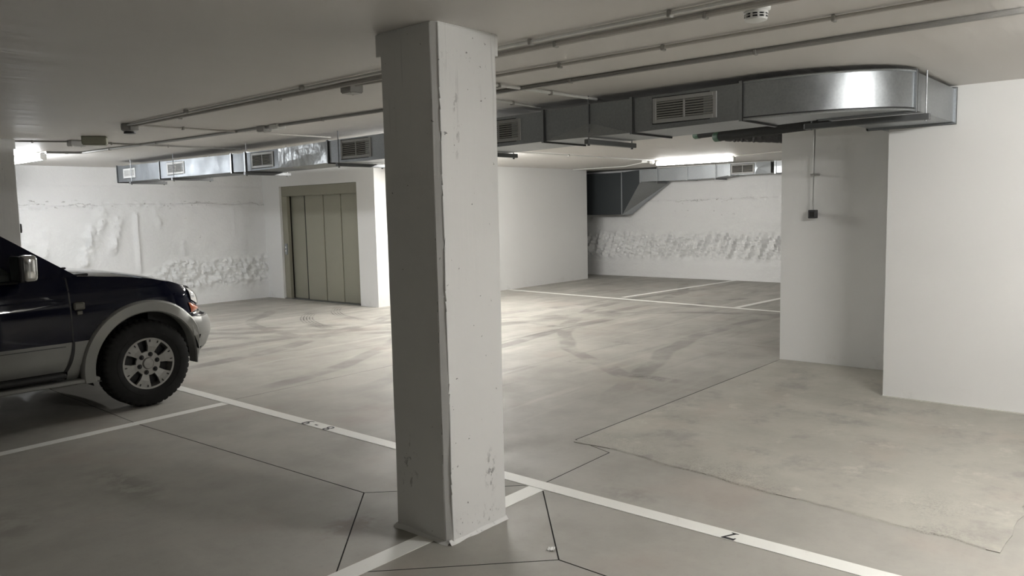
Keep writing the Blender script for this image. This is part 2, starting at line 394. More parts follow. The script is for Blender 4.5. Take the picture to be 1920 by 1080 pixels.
# sprayed-concrete retaining walls with real relief
def sstep(a, b, v):
    t = max(0, min(1, (v-a)/(b-a))); return t*t*(3-2*t)
def segd(u, z, a, b):
    ax, az = a; bx, bz = b; t = max(0, min(1, ((u-ax)*(bx-ax)+(z-az)*(bz-az))/((bx-ax)**2+(bz-az)**2)))
    return math.hypot(u-ax-t*(bx-ax), z-az-t*(bz-az))
def relief_far(u, z):
    b = 0.012*noise.noise(Vector((u*0.9, z*0.9, 0)))+0.006*noise.fractal(Vector((u*4, z*4, 7)), 0.8, 2, 4)
    s = 1.83+0.03*sstep(5.5, 5.7, u)+0.05*noise.noise(Vector((u*1.3, 0, 5)))
    b += 0.030*(1-sstep(s-0.012, s+0.012, z))                        # lower pour stands proud of the upper one
    b += 0.03*math.exp(-((z-s)/0.05)**2)*noise.fractal(Vector((u*9, z*9, 2)), 0.8, 2, 3)
    b += 0.008*(1-sstep(2.165, 2.175, z))
    # vertical formwork ridge and diagonal runs of mortar
    b += 0.045*math.exp(-(abs(u-6.2-0.012*noise.noise(Vector((0, z*4, 1))))/0.035)**2)*sstep(0.6, 0.75, z)*(1-sstep(1.66, 1.76, z))
    for a, c, wd, am in (((5.66, 1.70), (5.30, 0.90), 0.10, 0.07), ((5.92, 1.62), (5.78, 1.10), 0.08, 0.06), ((5.45, 1.5), (5.30, 1.1), 0.05, 0.05), ((4.75, 1.4), (4.7, 1.0), 0.06, 0.04), ((4.45, 1.2), (4.3, 0.8), 0.10, 0.05), ((8.05, 1.75), (8.05, 1.25), 0.02, 0.025), ((7.02, 1.15), (7.02, 0.95), 0.04, 0.04), ((6.55, 1.7), (6.65, 1.5), 0.09, 0.04)):
        d = segd(u, z, a, c); b += am*math.exp(-(d/wd)**2)*max(0, 0.55+0.9*noise.fractal(Vector((u*8, z*5, 3)), 0.8, 2, 3))
    top = 0.84+0.06*noise.noise(Vector((u*1.5, 3, 1)))-0.25*(1-sstep(6.0, 6.9, u))
    bw = sstep(0.22, 0.42, z)*(1-sstep(top-0.08, top+0.05, z))*sstep(5.4, 6.6, u)
    b += bw*(0.06*noise.fractal(Vector((u*10, z*7+u*2, 4)), 0.75, 2.0, 5)+0.03)+0.025*(1-sstep(0.25, 0.5, z))
    return b
def relief_back(u, z):
    b = 0.012*noise.noise(Vector((u*0.8, z*0.8, 9)))+0.006*noise.fractal(Vector((u*5, z*5, 7)), 0.8, 2, 4)
    s = 1.76+0.04*noise.noise(Vector((u*1.2, 0, 8)))
    b += 0.02*(1-sstep(s-0.012, s+0.012, z))+0.025*math.exp(-((z-s)/0.06)**2)*noise.fractal(Vector((u*8, z*8, 3)), 0.8, 2, 3)
    top = 1.08+0.10*noise.noise(Vector((u*1.1, 2, 1)))
    bw = sstep(0.36, 0.58, z)*(1-sstep(top-0.22, top+0.06, z))
    b += bw*(0.115*noise.fractal(Vector((u*9+z*3.2, z*1.7, 4)), 0.75, 2.0, 5)+0.03)
    b += 0.03*noise.noise(Vector((u*3, z*2, 6)))*max(0, 1-abs(z-1.25)/0.45)+0.03*(1-sstep(0.3, 0.6, z))
    return b
def relief_wall(name, m, u0, u1, nu, nz, fn, axis, base, thick):
    mb = MB(); rows = []
    for j in range(nz+1):
        z = H*j/nz; row = []
        for i in range(nu+1):
            u = u0+(u1-u0)*i/nu; d = fn(u, z)
            row.append((u, base-d, z) if axis == 'y' else (base-d, u, z))
        rows.append(row)
    mb.grid(rows)
    if axis == 'y': mb.box((u0, base+0.03, 0), (u1, base+thick, H))
    else: mb.box((base+0.03, u0, 0), (base+thick, u1, H))
    return struct(mb.build(name, m, smooth=True))
relief_wall('wall_north', M['rough_far'], X0, 8.72, 600, 130, relief_far, 'y', Y1, 0.3)
relief_wall('wall_east', M['rough_back'], Y0, Y1, 620, 130, relief_back, 'x', X1, 0.3)

# lift core: front wall with the door opening, and its long side
LX = 8.72
ly0, ly1, lz = 11.01, 13.37, 2.165
core = MB()
core.box((LX, 10.53, 0), (LX+0.22, ly0, H)); core.box((LX, ly1, 0), (LX+0.22, Y1, H)); core.box((LX, ly0, lz), (LX+0.22, ly1, H))
struct(core.build('wall_lift_front', M['wall']))
struct(MB().box((LX+0.22, 10.53, 0), (14.95, 10.75, H)).build('wall_core_side', M['wall']))
struct(MB().box((14.75, 10.75, 0), (14.95, Y1, H)).build('wall_core_end', M['wall']))
# right-hand walls
struct(MB().box((6.9, Y0, 0), (7.9, 1.88, H)).build('wall_right_near', M['wall']))
struct(MB().box((8.0, 1.2, 0), (8.35, 3.2, H)).build('wall_right_recess', M['wall']))
# grout line along the foot of the right near wall
MBt = MB().box((6.885, Y0, 0), (6.9, 1.885, 0.012)).build('trim_1', M['plaster']); struct(MBt)

# lift door (setting), its pieces as children
d1 = bpy.data.objects.new('door_1', None); COL.objects.link(d1); d1.location = (LX+0.05, (ly0+ly1)/2, 0); struct(d1, 'beige grey four panel sliding lift door in a white wall')
def dpart(mb, name, m, bevel=0.0):
    o = mb.build(name, m, None, bevel=bevel); o.data.transform(Matrix.Translation(-d1.location)); o.parent = d1; return o
dpart(MB().box((LX+0.045, ly0, 1.975), (LX+0.10, ly1, lz)), 'header_panel', M['lift_frame'], 0.006)
dpart(MB().box((LX+0.045, ly1-0.17, 0), (LX+0.12, ly1, 1.975)), 'door_jamb', M['lift_frame'], 0.006)
dpart(MB().box((LX+0.045, ly0, 0), (LX+0.12, ly0+0.018, 1.975)), 'door_jamb', M['lift_frame'], 0.004)
pe = [ly1-0.17, 12.70, 12.13, 11.63, ly0+0.018]
for i, dx in enumerate((0.155, 0.10, 0.115, 0.13)):
    dpart(MB().box((LX+dx, pe[i+1], 0.012), (LX+dx+0.03, pe[i]-(-0.03, 0.016, 0.006, 0.006)[i], 1.985)), 'door_panel', M['lift'], 0.004)
dpart(MB().box((LX+0.098, pe[1]-0.016, 0.012), (LX+0.16, pe[1]+0.004, 1.985)), 'seam_shadow_strip', M['void'])  # dark strip modelled in place of the gap shadow between two panels
dpart(MB().box((LX+0.02, ly0, -0.004), (LX+0.20, ly1, 0.010)), 'sill_plate', M['galv_dark'])
dpart(MB().box((LX+0.20, ly0, 0), (LX+0.215, ly1, 2.0)), 'shaft_backing', M['void'])
cp = dpart(MB().box((LX+0.025, ly1-0.135, 0.86), (LX+0.05, ly1-0.06, 1.07)), 'call_panel', M['galv'], 0.004)
for zz in (0.93, 1.0):
    bb = MB().lathe([(0.0, -0.006), (0.014, -0.006), (0.014, 0.0)], 14, 'x', (0, 0, 0)).build('call_button', M['white_plastic'], cp)
    bb.location = Vector((LX+0.025, ly1-0.0975, zz))-d1.location

# ------------------------------------------------------------------ concrete columns
def column(name, label, x0, y0, x1, y1, m):
    t = thing(name, label, 'column', ((x0+x1)/2, (y0+y1)/2, 0), 'white concrete columns')
    c = 0.022
    def P(mb, nm, mt, bev=0, sm=False):
        o = mb.build(nm, mt, None, bevel=bev, smooth=sm); o.parent = t; o.matrix_parent_inverse = Matrix.Translation(-t.location); return o
    # shaft: slightly wavy cast faces with chamfered corners
    ring = [(x0+c, y0), (x1-0.008, y0), (x1, y0+0.008), (x1, y1-c), (x1-c, y1), (x0+c, y1), (x0, y1-c), (x0, y0+c*1.1)]
    mb = MB(); rows = []; nz = 60
    for j in range(nz+1):
        z = H*j/nz; r = []
        for i, (a, b) in enumerate(ring):
            dx = 0.0035*noise.noise(Vector((z*2.3, i*3.7, x0))); dy = 0.0035*noise.noise(Vector((z*2.3, i*3.7+50, y0)))
            r.append((a+dx, b+dy, z))
        rows.append(r+[r[0]])
    mb.grid(rows)
    P(mb, 'shaft', m, sm=False)
    # raised bead left by the formwork beside the near corner
    bead = [(x0+c+0.004+0.0035*noise.noise(Vector((zz*3, 1, x0))), y0-0.001, zz) for zz in [H*i/50 for i in range(51)]]
    P(MB().tube(bead, 0.0045, 6), 'formwork_bead', m, sm=True)
    bead = [(x0+0.001, y0+c+0.008+0.003*noise.noise(Vector((zz*3, 5, x0))), zz) for zz in [H*i/50 for i in range(51)]]
    P(MB().tube(bead, 0.003, 6), 'formwork_bead', m, sm=True)
    # grout fillet at the foot
    mb = MB(); N = 40
    for (ax, ay), (bx, by), nn in (((x0, y0), (x1, y0), (0, -1)), ((x0, y1), (x0, y0), (-1, 0)), ((x1, y0), (x1, y1), (1, 0)), ((x1, y1), (x0, y1), (0, 1))):
        rows = [[], [], []]
        for i in range(N+1):
            t_ = i/N; px, py = ax+(bx-ax)*t_, ay+(by-ay)*t_
            wv = 0.014+0.010*noise.noise(Vector((px*12, py*12, 1))); hv = 0.022+0.016*noise.noise(Vector((px*9, py*9, 4)))
            rows[0].append((px-nn[0]*0.004, py-nn[1]*0.004, hv)); rows[1].append((px+nn[0]*wv*0.5, py+nn[1]*wv*0.5, hv*0.4)); rows[2].append((px+nn[0]*wv, py+nn[1]*wv, 0.001))
        mb.grid(rows)
    P(mb, 'grout_fillet', m, sm=True)
    # plaster lugs left by the formwork clamps at the top
    P(MB().box((x1-0.012, y0+0.0, H-0.105), (x1+0.018, y0+0.03, H-0.002)), 'plaster_lug', m, 0.003)
    P(MB().box((x0+0.002, y1-0.035, H-0.11), (x0+0.035, y1+0.020, H-0.004)), 'plaster_lug', m, 0.003)
    P(MB().prism([(x0+0.02, y0-0.003, H-0.006), (x1+0.002, y0-0.003, H-0.006), (x1+0.002, y1-0.02, H-0.006), (x0-0.003, y1-0.02, H-0.006), (x0-0.003, y0+0.02, H-0.006)], (0, 0, 0.0055)), 'ceiling_joint', m)
    return t
column('concrete_column', 'white painted square concrete column with chipped corner, standing on the parking line in the foreground', 2.59, 2.665, 3.015, 3.06, M['column'])
column('concrete_column', 'shaded white column behind the dark car at the left edge', 2.59, 9.55, 3.02, 9.95, M['column'])

# ------------------------------------------------------------------ painted parking lines
def pline(label, quads, group=None):
    t = MB()
    for (ax, ay), (bx, by), wd in quads:
        a, b = Vector((ax, ay, 0)), Vector((bx, by, 0)); d = (b-a).normalized(); nn = Vector((-d.y, d.x, 0)); L = (b-a).length; n = max(2, int(L/0.12))
        rows = [[], []]
        for i in range(n+1):
            p = a+d*L*i/n
            for s, rr in ((1, 0), (-1, 1)):
                q = p+nn*s*(wd/2+0.0022*noise.noise(Vector((i*0.9, s*4, ax)))); rows[rr].append((q.x, q.y, 0.0022))
        t.grid(rows)
        k0 = len(t.v)
        # thin paint edge down to the floor
        for row in rows: t.grid([row, [(p[0], p[1], 0.0) for p in row]])
    o = t.build('parking_line', M['line']); c = Vector(((quads[0][0][0]+quads[0][1][0])/2, (quads[0][0][1]+quads[0][1][1])/2, 0))
    relocate(o, c)
    return tag(o, label, 'line', 'white parking lines')
main_line = pline('long white painted line across the bay fronts marked 7 and 8-9', [((3.515, -2.5), (3.530, 9.4), 0.105)])
pline('white bay divider line running under the foreground column', [((-1.6, 2.79), (3.465, 2.825), 0.11)])
pline('white bay divider line beside the dark car', [((-1.6, 6.12), (3.465, 6.305), 0.10)])
pline('long thin white line across the bays in the far right parking area', [((12.12, 10.50), (11.50, 3.6), 0.10)])
pline('white bay divider in the far area running back to the rough wall', [((12.06, 7.735), (15.96, 7.38), 0.10)])
pline('white bay divider in the far area ending behind the right-hand wall', [((11.73, 5.397), (15.9, 5.12), 0.10)])
# stencilled bay numbers, read from the driving lane: text right = +Y, text up = -X
def glyph(polys, y, name='bay_number', size=0.072, x=3.556, shear=0.0):
    mb = MB()
    for poly in polys:
        P = [(x-(q[1]*size), y+q[0]*size+shear*q[1]*size, 0.0026) for q in poly]
        mb.prism(P, (0, 0, 0.0006))
    o = mb.build(name, M['ink']); o.parent = main_line; o.matrix_parent_inverse = Matrix.Translation(-main_line.location)
    return o
def ringpoly(cx, cy, rx, ry, th, a0=0, a1=360, n=22, wv=0.0):
    out = []
    for i in range(n):
        a, b = R(a0+(a1-a0)*i/n), R(a0+(a1-a0)*(i+1)/n)
        ta = th*(1-wv*abs(math.sin(a))); tb = th*(1-wv*abs(math.sin(b)))
        out.append([(cx+rx*math.cos(a), cy+ry*math.sin(a)), (cx+rx*math.cos(b), cy+ry*math.sin(b)), (cx+(rx-tb)*math.cos(b), cy+(ry-tb)*math.sin(b)), (cx+(rx-ta)*math.cos(a), cy+(ry-ta)*math.sin(a))])
    return out
eight = ringpoly(0.35, 0.76, 0.32, 0.27, 0.24, wv=0.50)+ringpoly(0.35, 0.28, 0.37, 0.30, 0.26, wv=0.50)
nine = ringpoly(0.35, 0.68, 0.36, 0.34, 0.25, wv=0.45)+[[(0.71, 0.66), (0.70, 0.40), (0.57, 0.14), (0.30, 0.0), (0.06, -0.04), (0.05, 0.04), (0.28, 0.13), (0.42, 0.32), (0.50, 0.60)]]
hyph = [[(0.0, 0.40), (0.36, 0.40), (0.36, 0.56), (0.0, 0.56)]]
seven = [[(0.02, 1.0), (0.80, 1.0), (0.80, 0.90), (0.72, 0.78), (0.12, 0.78), (0.08, 0.66), (0.0, 0.66)], [(0.80, 0.92), (0.62, 0.80), (0.22, 0.06), (0.40, 0.06)], [(0.12, 0.0), (0.56, 0.0), (0.56, 0.06), (0.38, 0.14), (0.28, 0.14), (0.12, 0.06)]]
glyph(eight, 4.86, size=0.092, x=3.562); glyph(hyph, 5.03, size=0.092, x=3.562); glyph(nine, 5.13, size=0.092, x=3.562)
glyph(seven, 1.605, size=0.085)

# ------------------------------------------------------------------ ventilation ducts
def fx(y): return 5.15+0.02*(y-2.3)
ducts = thing('air_duct', 'long galvanised ventilation duct with a rounded elbow running under the ceiling to the right-hand wall', 'duct', (5.4, 7.0, 2.2))
def under(t):
    def P(mb, nm, mt, bev=0, sm=False, parent=None, label=None):
        o = mb.build(nm, mt, None, bevel=bev, smooth=sm)
        base = parent or t
        loc = base.location if base is t else base.matrix_parent_inverse.inverted().translation
        if base is not t:
            o.parent = base
        else:
            o.parent = t; o.matrix_parent_inverse = Matrix.Translation(-t.location)
        if label: o['label'] = label
        return o
    return P
PD = under(ducts)
def duct_piece(y0, y1, st0, st1, mat, name='duct_section', crease=0, n=1):
    """st = (top z, bottom z, width, crease z or None, inset at the bottom)"""
    mb = MB(); rows = []
    for t in (0, 1):
        yv = (y0, y1)[t]; zt, zb, wd, zc, ins = (st0, st1)[t]
        f = fx(yv)
        rows.append([(f, yv, zt), (f, yv, zc), (f+ins, yv, zb), (f+wd, yv, zb), (f+wd, yv, zt), (f, yv, zt)])
    mb.grid(rows)
    return PD(mb, name, mat)
def S(zt, zb, wd=0.58, zc=None, ins=0.0): return (zt, zb, wd, zc if zc is not None else zb+0.001, ins)
stations = [  # y, section
    (2.33, S(2.44, 2.195)), (3.22, S(2.43, 2.178)), (3.617, S(2.43, 2.172, 0.56, 2.285, -0.05)), (4.08, S(2.42, 2.176)), (5.0, S(2.415, 2.16)),
    (6.6, S(2.405, 2.155, 0.52)), (6.85, S(2.405, 2.165, 0.52)), (7.08, S(2.40, 2.172, 0.52)), (8.05, S(2.385, 2.165, 0.50)), (8.80, S(2.385, 2.160, 0.50)), (9.11, S(2.386, 2.166, 0.5)),
    (10.25, S(2.40, 2.17, 0.48)), (11.05, S(2.405, 2.172, 0.45)), (11.84, S(2.412, 2.175, 0.42)), (12.55, S(2.42, 2.178, 0.40))]
for i in range(len(stations)-1):
    (ya, sa), (yb, sb) = stations[i], stations[i+1]
    if ya == 7.08:      # crumpled transition piece, folded along its diagonals
        mb = MB(); nn, mm = 14, 6; rows = []
        for a in range(nn+1):
            yv = ya+(yb-ya)*a/nn; t = a/nn; zt = sa[0]+(sb[0]-sa[0])*t; zb = sa[1]+(sb[1]-sa[1])*t; row = []
            for b in range(mm+1):
                v = b/mm; fold = 0.035*max(0, 0.45-abs(v-(0.25+0.6*t)))*math.sin(math.pi*t)*1.6
                row.append((fx(yv)-fold+0.05*v*math.sin(math.pi*t), yv, zt+(zb-zt)*v))
            row += [(fx(yv)+0.5, yv, zb), (fx(yv)+0.5, yv, zt)]
            rows.append(row)
        mb.grid(rows); PD(mb, 'duct_section', M['galv2'], label='crumpled tapering duct section')
    else:
        duct_piece(ya, yb, sa, sb, M['galv'] if ya < 8.0 else M['galv_matte'])
# end cap
zt, zb, wd, zc, ins = stations[-1][1]; f = fx(12.55)
PD(MB().box((f, 12.545, zb), (f+wd, 12.555, zt)), 'end_cap', M['galv'])
def flange(y, zt, zb, wd, dark=True, tk=0.012):
    f = fx(y); e = 0.012
    mb = MB()
    mb.box((f-e, y-tk, zb-e), (f, y+tk, zt+e)); mb.box((f, y-tk, zb-e), (f+wd, y+tk, zb)); mb.box((f, y-tk, zt), (f+wd, y+tk, zt+e)); mb.box((f+wd, y-tk, zb-e), (f+wd+e, y+tk, zt+e))
    PD(mb, 'flange', M['galv'])
    mb = MB(); mb.box((f-e-0.001, y-tk-0.006, zb-e-0.001), (f-0.001, y-tk+0.001, zt+e)); mb.box((f-0.001, y-tk-0.006, zb-e-0.001), (f+wd, y-tk+0.001, zb-0.001))
    PD(mb, 'flange_seal', M['seal'])
for y, zt, zb, wd in ((2.345, 2.44, 2.195, 0.58), (3.22, 2.43, 2.178, 0.58), (4.08, 2.42, 2.176, 0.58), (7.08, 2.40, 2.172, 0.52), (8.78, 2.385, 2.160, 0.50), (9.11, 2.386, 2.166, 0.5), (11.1, 2.405, 2.172, 0.45), (12.54, 2.42, 2.178, 0.40)):
    flange(y, zt, zb, wd)
PD(MB().box((fx(3.6)-0.003, 3.605, 2.18), (fx(3.6)+0.001, 3.622, 2.43)), 'flange_seal', M['seal'])
# rounded elbow and the run into the wall
elb_o = []; elb_i = []; NE = 26
xo, yo, ax_, ay_ = 5.15, 2.33, 0.60, 0.92
for i in range(NE+1):
    a = math.pi/2*i/NE
    elb_o.append((xo+ax_*(1-math.cos(a)), yo-ay_*math.sin(a)))
    elb_i.append((5.73+0.08*(1-math.cos(a)), 2.33-0.30*math.sin(a)))
def elbow_z(i): t = i/NE; return 2.44+0.025*t, 2.195+0.02*t
mb = MB(); rows = []
for i in range(NE+1):
    zt, zb = elbow_z(i); (a, b), (c, d) = elb_o[i], elb_i[i]
    rows.append([(a, b, zt), (a, b, zb), (c, d, zb), (c, d, zt), (a, b, zt)])
mb.grid(rows); PD(mb, 'elbow', M['galv'], sm=True, label='rounded sheet metal elbow')
mb = MB()
for zsel in (0, 1):
    ptsA = []; 
    for i in range(NE+1):
        ptsA.append((elb_o[i][0]-0.004, elb_o[i][1]-0.004, elbow_z(i)[zsel]))
    mb.tube(ptsA, 0.008, 6)
PD(mb, 'elbow_seam', M['galv'], sm=True)
mb = MB().tube([(elb_o[i][0]-0.003, elb_o[i][1]-0.003, elbow_z(i)[1]+0.012) for i in range(NE+1)], 0.0035, 5); PD(mb, 'seam_sealant', M['seal'])
ye = 1.41
mb = MB(); mb.grid([[(xx, ye, 2.465), (xx, ye, 2.215), (xx, 2.03, 2.215), (xx, 2.03, 2.465), (xx, ye, 2.465)] for xx in (5.75, 6.87)])
PD(mb, 'duct_section', M['galv'])
for xx in (5.735, 6.875):
    mb = MB().box((xx-0.012, ye-0.014, 2.20), (xx+0.012, ye, 2.478)).box((xx-0.012, ye, 2.20), (xx+0.012, 2.045, 2.215)).box((xx-0.012, ye, 2.465), (xx+0.012, 2.045, 2.478)).box((xx-0.012, 2.03, 2.20), (xx+0.012, 2.045, 2.478))
    PD(mb, 'flange', M['galv'])
    PD(MB().box((xx+0.010, ye-0.015, 2.198), (xx+0.020, ye-0.001, 2.478)).box((xx+0.010, ye-0.001, 2.198), (xx+0.020, 2.045, 2.214)), 'flange_seal', M['seal'])
mb = MB(); mb.grid([[(xx, 1.905, 2.455), (xx, 1.905, 2.225), (xx, 2.03, 2.225), (xx, 2.03, 2.455), (xx, 1.905, 2.455)] for xx in (6.89, 7.995)])
PD(mb, 'duct_section', M['galv'])
# hangers: strut rail + two threaded rods
def hanger(y, x0, x1, zr, rods):
    rl = PD(MB().box((x0, y-0.022, zr-0.038), (x1, y+0.022, zr)), 'hanger_rail', M['galv_dark'], 0.003)
    for xr in rods:
        PD(MB().tube([(xr, y, zr-0.045), (xr, y, H)], 0.005, 6).lathe([(0, -0.05), (0.011, -0.05), (0.011, -0.036), (0, -0.036)], 6, 'z', (xr, y, zr)), 'hanger_rod', M['galv_dark'])
for y, zb, wd in ((3.60, 2.160, 0.56), (4.95, 2.158, 0.58), (6.85, 2.160, 0.52), (8.71, 2.155, 0.50), (10.62, 2.168, 0.46), (11.98, 2.172, 0.42)):
    f = fx(y); hanger(y, f-0.06, f+wd+0.08, zb-0.004, (f-0.03, f+wd+0.04))
rl = PD(MB().box((5.905, 1.36, 2.163), (5.955, 2.20, 2.205)), 'hanger_rail', M['galv_dark'], 0.003)
for yr in (1.385, 2.15): PD(MB().tube([(5.93, yr, 2.155), (5.93, yr, H)], 0.006, 6), 'hanger_rod', M['galv_dark'])
# air grilles
def grille(P, fxn, y0, y1, z0, z1, m, ms, nsl=8, label=None):
    """y1 > y0; frame proud of the duct face, two rows of blades"""
    yc, zc = (y0+y1)/2, (z0+z1)/2; f = fxn(yc)
    mb = MB(); e = 0.028; p = f-0.012
    mb.box((p, y0, z0), (f, y0+e, z1)); mb.box((p, y1-e, z0), (f, y1, z1)); mb.box((p, y0+e, z0), (f, y1-e, z0+e)); mb.box((p, y0+e, z1-e), (f, y1-e, z1)); mb.box((p, yc-0.007, z0+e), (f, yc+0.007, z1-e))
    g = P(mb, 'air_grille', m, 0.002, label=label)
    P(MB().box((f-0.003, y0+e, z0+e), (f-0.001, y1-e, z1-e)), 'grille_backing', M['void'], parent=g)
    P(MB().box((f-0.004, y0-0.007, z0-0.007), (f-0.0005, y1+0.007, z0)).box((f-0.004, y0-0.007, z1), (f-0.0005, y1+0.007, z1+0.007)).box((f-0.004, y0-0.007, z0), (f-0.0005, y0, z1)).box((f-0.004, y1, z0), (f-0.0005, y1+0.007, z1)), 'grille_seal', M['seal'], parent=g)
    hh = (z1-z0-2*e)/nsl
    for s0, s1 in ((y0+e, yc-0.007), (yc+0.007, y1-e)):
        for k_ in range(nsl):
            z = z0+e+hh*(k_+0.5)
            sb = MB().obox((f-0.008, (s0+s1)/2, z), (0.005, 0, -0.0045), (0, (s1-s0)/2, 0), (0.0008, 0, 0.0008*1.2))
            P(sb, 'slat', ms, parent=g)
    return g
for y0, y1, z0, z1, m, ms in ((2.525, 3.03, 2.228, 2.408, M['grille'], M['slat']), (4.325, 4.83, 2.205, 2.388, M['grille'], M['slat']), (6.335, 6.83, 2.193, 2.385, M['grille'], M['slat']),
                          (8.15, 8.62, 2.188, 2.366, M['grille'], M['slat']), (10.355, 10.845, 2.212, 2.378, M['grille_white'], M['grille_white']), (11.90, 12.295, 2.226, 2.368, M['grille_white'], M['grille_white'])):
    grille(PD, fx, y0, y1, z0, z1, m, ms, 7)

# duct on the far right wall
BX = 15.5
dk = thing('air_duct', 'galvanised duct on the rough back wall ending in a large dark box', 'duct', (15.6, 8.0, 2.3))
PB = under(dk)
mb = MB(); mb.box((BX, 9.95, 1.46), (15.93, 11.6, 2.42)); PB(mb, 'plenum_box', M['plenum'], 0.004, label='large steel plenum box with a dark reflection in its colour')
PB(MB().box((BX-0.012, 9.925, 1.452), (15.94, 9.95, 2.43)), 'flange', M['galv'])
bx0 = 15.5
A = [(bx0, 9.925, 2.42), (bx0, 9.925, 1.46), (15.93, 9.925, 1.46), (15.93, 9.925, 2.42)]
B = [(bx0, 9.45, 2.455), (bx0, 9.45, 2.185), (15.93, 8.93, 2.165), (15.93, 9.45, 2.455)]
mb = MB().add(A+B, [(1,2,6,5),(2,3,7,6),(3,0,4,7)]); PB(mb, 'transition_piece', M['galv'])
PB(MB().prism([A[0], A[1], B[1], B[0]], (0.004, 0, 0)), 'transition_side', M['plenum'], label='triangular duct side with a dark reflection in its colour')  # dark copy of the duct steel, its reflection carried by the colour
bd = [(9.45, 2.455, 2.185), (8.28, 2.465, 2.185), (7.62, 2.47, 2.20), (7.30, 2.475, 2.24), (6.32, 2.475, 2.24), (3.5, 2.475, 2.24)]
for (ya, ta, ba), (yb, tb, bb_) in zip(bd[:-1], bd[1:]):
    mb = MB()
    if ya == 7.30:   # pyramid folded panel
        mb.grid([[(bx0, yv, t_), (bx0, yv, b_), (15.95, yv, b_), (15.95, yv, t_), (bx0, yv, t_)] for yv, t_, b_ in ((ya, ta, ba), (6.76, ta, ba))])
        PB(mb, 'duct_section', M['galv'])
        mb = MB(); mb.add([(bx0, 6.76, ta), (bx0, 6.76, ba), (bx0-0.06, 6.40, tb-0.01), (bx0-0.06, 6.40, bb_+0.0), (bx0-0.0, 6.7, 2.36), (15.95, 6.76, ba), (15.95, 6.4, bb_)],
                          [(0, 4, 2), (4, 1, 3), (4, 3, 2), (1, 5, 6, 3), (0, 1, 4)])
        PB(mb, 'duct_section', M['galv'])
        continue
    mb.grid([[(bx0, yv, t_), (bx0, yv, b_), (15.95, yv, b_), (15.95, yv, t_), (bx0, yv, t_)] for yv, t_, b_ in ((ya, ta, ba), (yb, tb, bb_))])
    PB(mb, 'duct_section', M['galv'])
for yv, t_, b_ in ((9.44, 2.455, 2.18), (8.28, 2.465, 2.185), (7.30, 2.475, 2.235), (6.33, 2.475, 2.235)):
    PB(MB().box((bx0-0.014, yv-0.02, b_-0.012), (bx0, yv+0.02, t_+0.01)).box((bx0, yv-0.02, b_-0.012), (15.95, yv+0.02, b_)), 'flange', M['galv'])
grille(PB, lambda y: bx0, 6.77, 7.27, 2.255, 2.455, M['grille_white'], M['slat'], 7)
for yv, zv in ((9.0, 2.165), (7.6, 2.195)):
    PB(MB().box((bx0-0.06, yv-0.02, zv-0.035), (15.95, yv+0.02, zv-0.004)), 'hanger_rail', M['galv_dark'])
    PB(MB().tube([(bx0-0.035, yv, zv-0.04), (bx0-0.035, yv, H)], 0.006, 6), 'hanger_rod', M['galv'])
PB(MB().box((bx0-0.01, 3.5, 2.468), (bx0+0.02, 9.0, 2.484)), 'top_angle', M['white_plastic'])

# ------------------------------------------------------------------ conduits and ceiling fittings
def conduit(label, pts, r=0.0125, m=None, clips=(), group=None):
    o = MB().tube(pts, r, 8).build('conduit', m or M['conduit'], smooth=True)
    tag(o, label, 'conduit', 'conduits along the ceiling')
    relocate(o, Vector(pts[0])); 
    for p in clips:
        p = Vector(p); c = MB().box((-0.009, -0.018, -0.018), (0.009, 0.018, 0.012)).build('pipe_clip', M['clip'], o, bevel=0.003)
        d = min(((Vector(b)-Vector(a)).normalized() for a, b in zip(pts[:-1], pts[1:])), key=lambda v: 0)
        c.location = p-Vector(pts[0]); c.rotation_euler[2] = math.atan2(d.y, d.x)
    return o
zc = H-0.016
def yclips(x0, y0, x1, y1, z, ys): return [(x0+(x1-x0)*(y-y0)/(y1-y0), y, z) for y in ys]
conduit('pale ceiling conduit, topmost of the parallel pipes right of the foreground column', [(3.20, -4.5, zc), (3.215, 3.2, zc), (3.30, 7.45, zc)], 0.010, M['white_plastic'], yclips(3.2, -4.5, 3.215, 3.2, zc, (0.6, 1.8, 2.6, 4.6, 6.2)))
conduit('grey ceiling conduit running past the smoke detector, second from the top beside the column', [(3.33, -4.5, zc), (3.36, 2.9, zc), (3.36, 7.41, zc)], 0.014, M['conduit'], yclips(3.33, -4.5, 3.36, 2.9, zc, (0.4, 1.70, 2.55, 3.8, 5.1, 6.6)))
conduit('thin ceiling conduit between the smoke detector and the lowest pipe, ending left of the column', [(3.82, -4.5, zc), (3.86, 3.40, zc), (3.44, 4.02, zc), (3.42, 4.28, zc)], 0.010, M['conduit'], yclips(3.82, -4.5, 3.86, 3.4, zc, (0.2, 1.3, 2.2, 2.9)))
conduit('steel ceiling conduit nearest the duct, crossing the whole garage to the far left lamp', [(4.30, -4.5, zc), (4.36, 2.5, zc), (4.42, 5.3, zc), (4.33, 8.5, zc), (4.20, 10.83, zc), (4.02, 10.93, zc), (3.84, 11.0, zc)], 0.015, M['conduit_dark'],
        [(4.355, 1.9, zc), (4.37, 3.2, zc), (4.40, 4.6, zc), (4.40, 6.0, zc), (4.30, 9.0, zc), (4.24, 10.1, zc), (4.05, 10.92, zc)])
conduit('thin cross conduit meeting the duct beside its folded section', [(4.42, 3.635, zc), (5.26, 3.60, zc)], 0.011, M['white_plastic'], [(4.7, 3.623, zc)])
conduit('thin cross conduit that joins the pipe nearest the duct, beside its clip', [(3.88, 3.66, zc), (4.36, 3.638, zc)], 0.011, M['white_plastic'], [(4.15, 3.648, zc)])
conduit('thin cross conduit to the duct just right of the column, lower of two', [(4.42, 4.12, zc), (5.30, 4.20, zc)], 0.011, M['white_plastic'], [(4.9, 4.165, zc)])
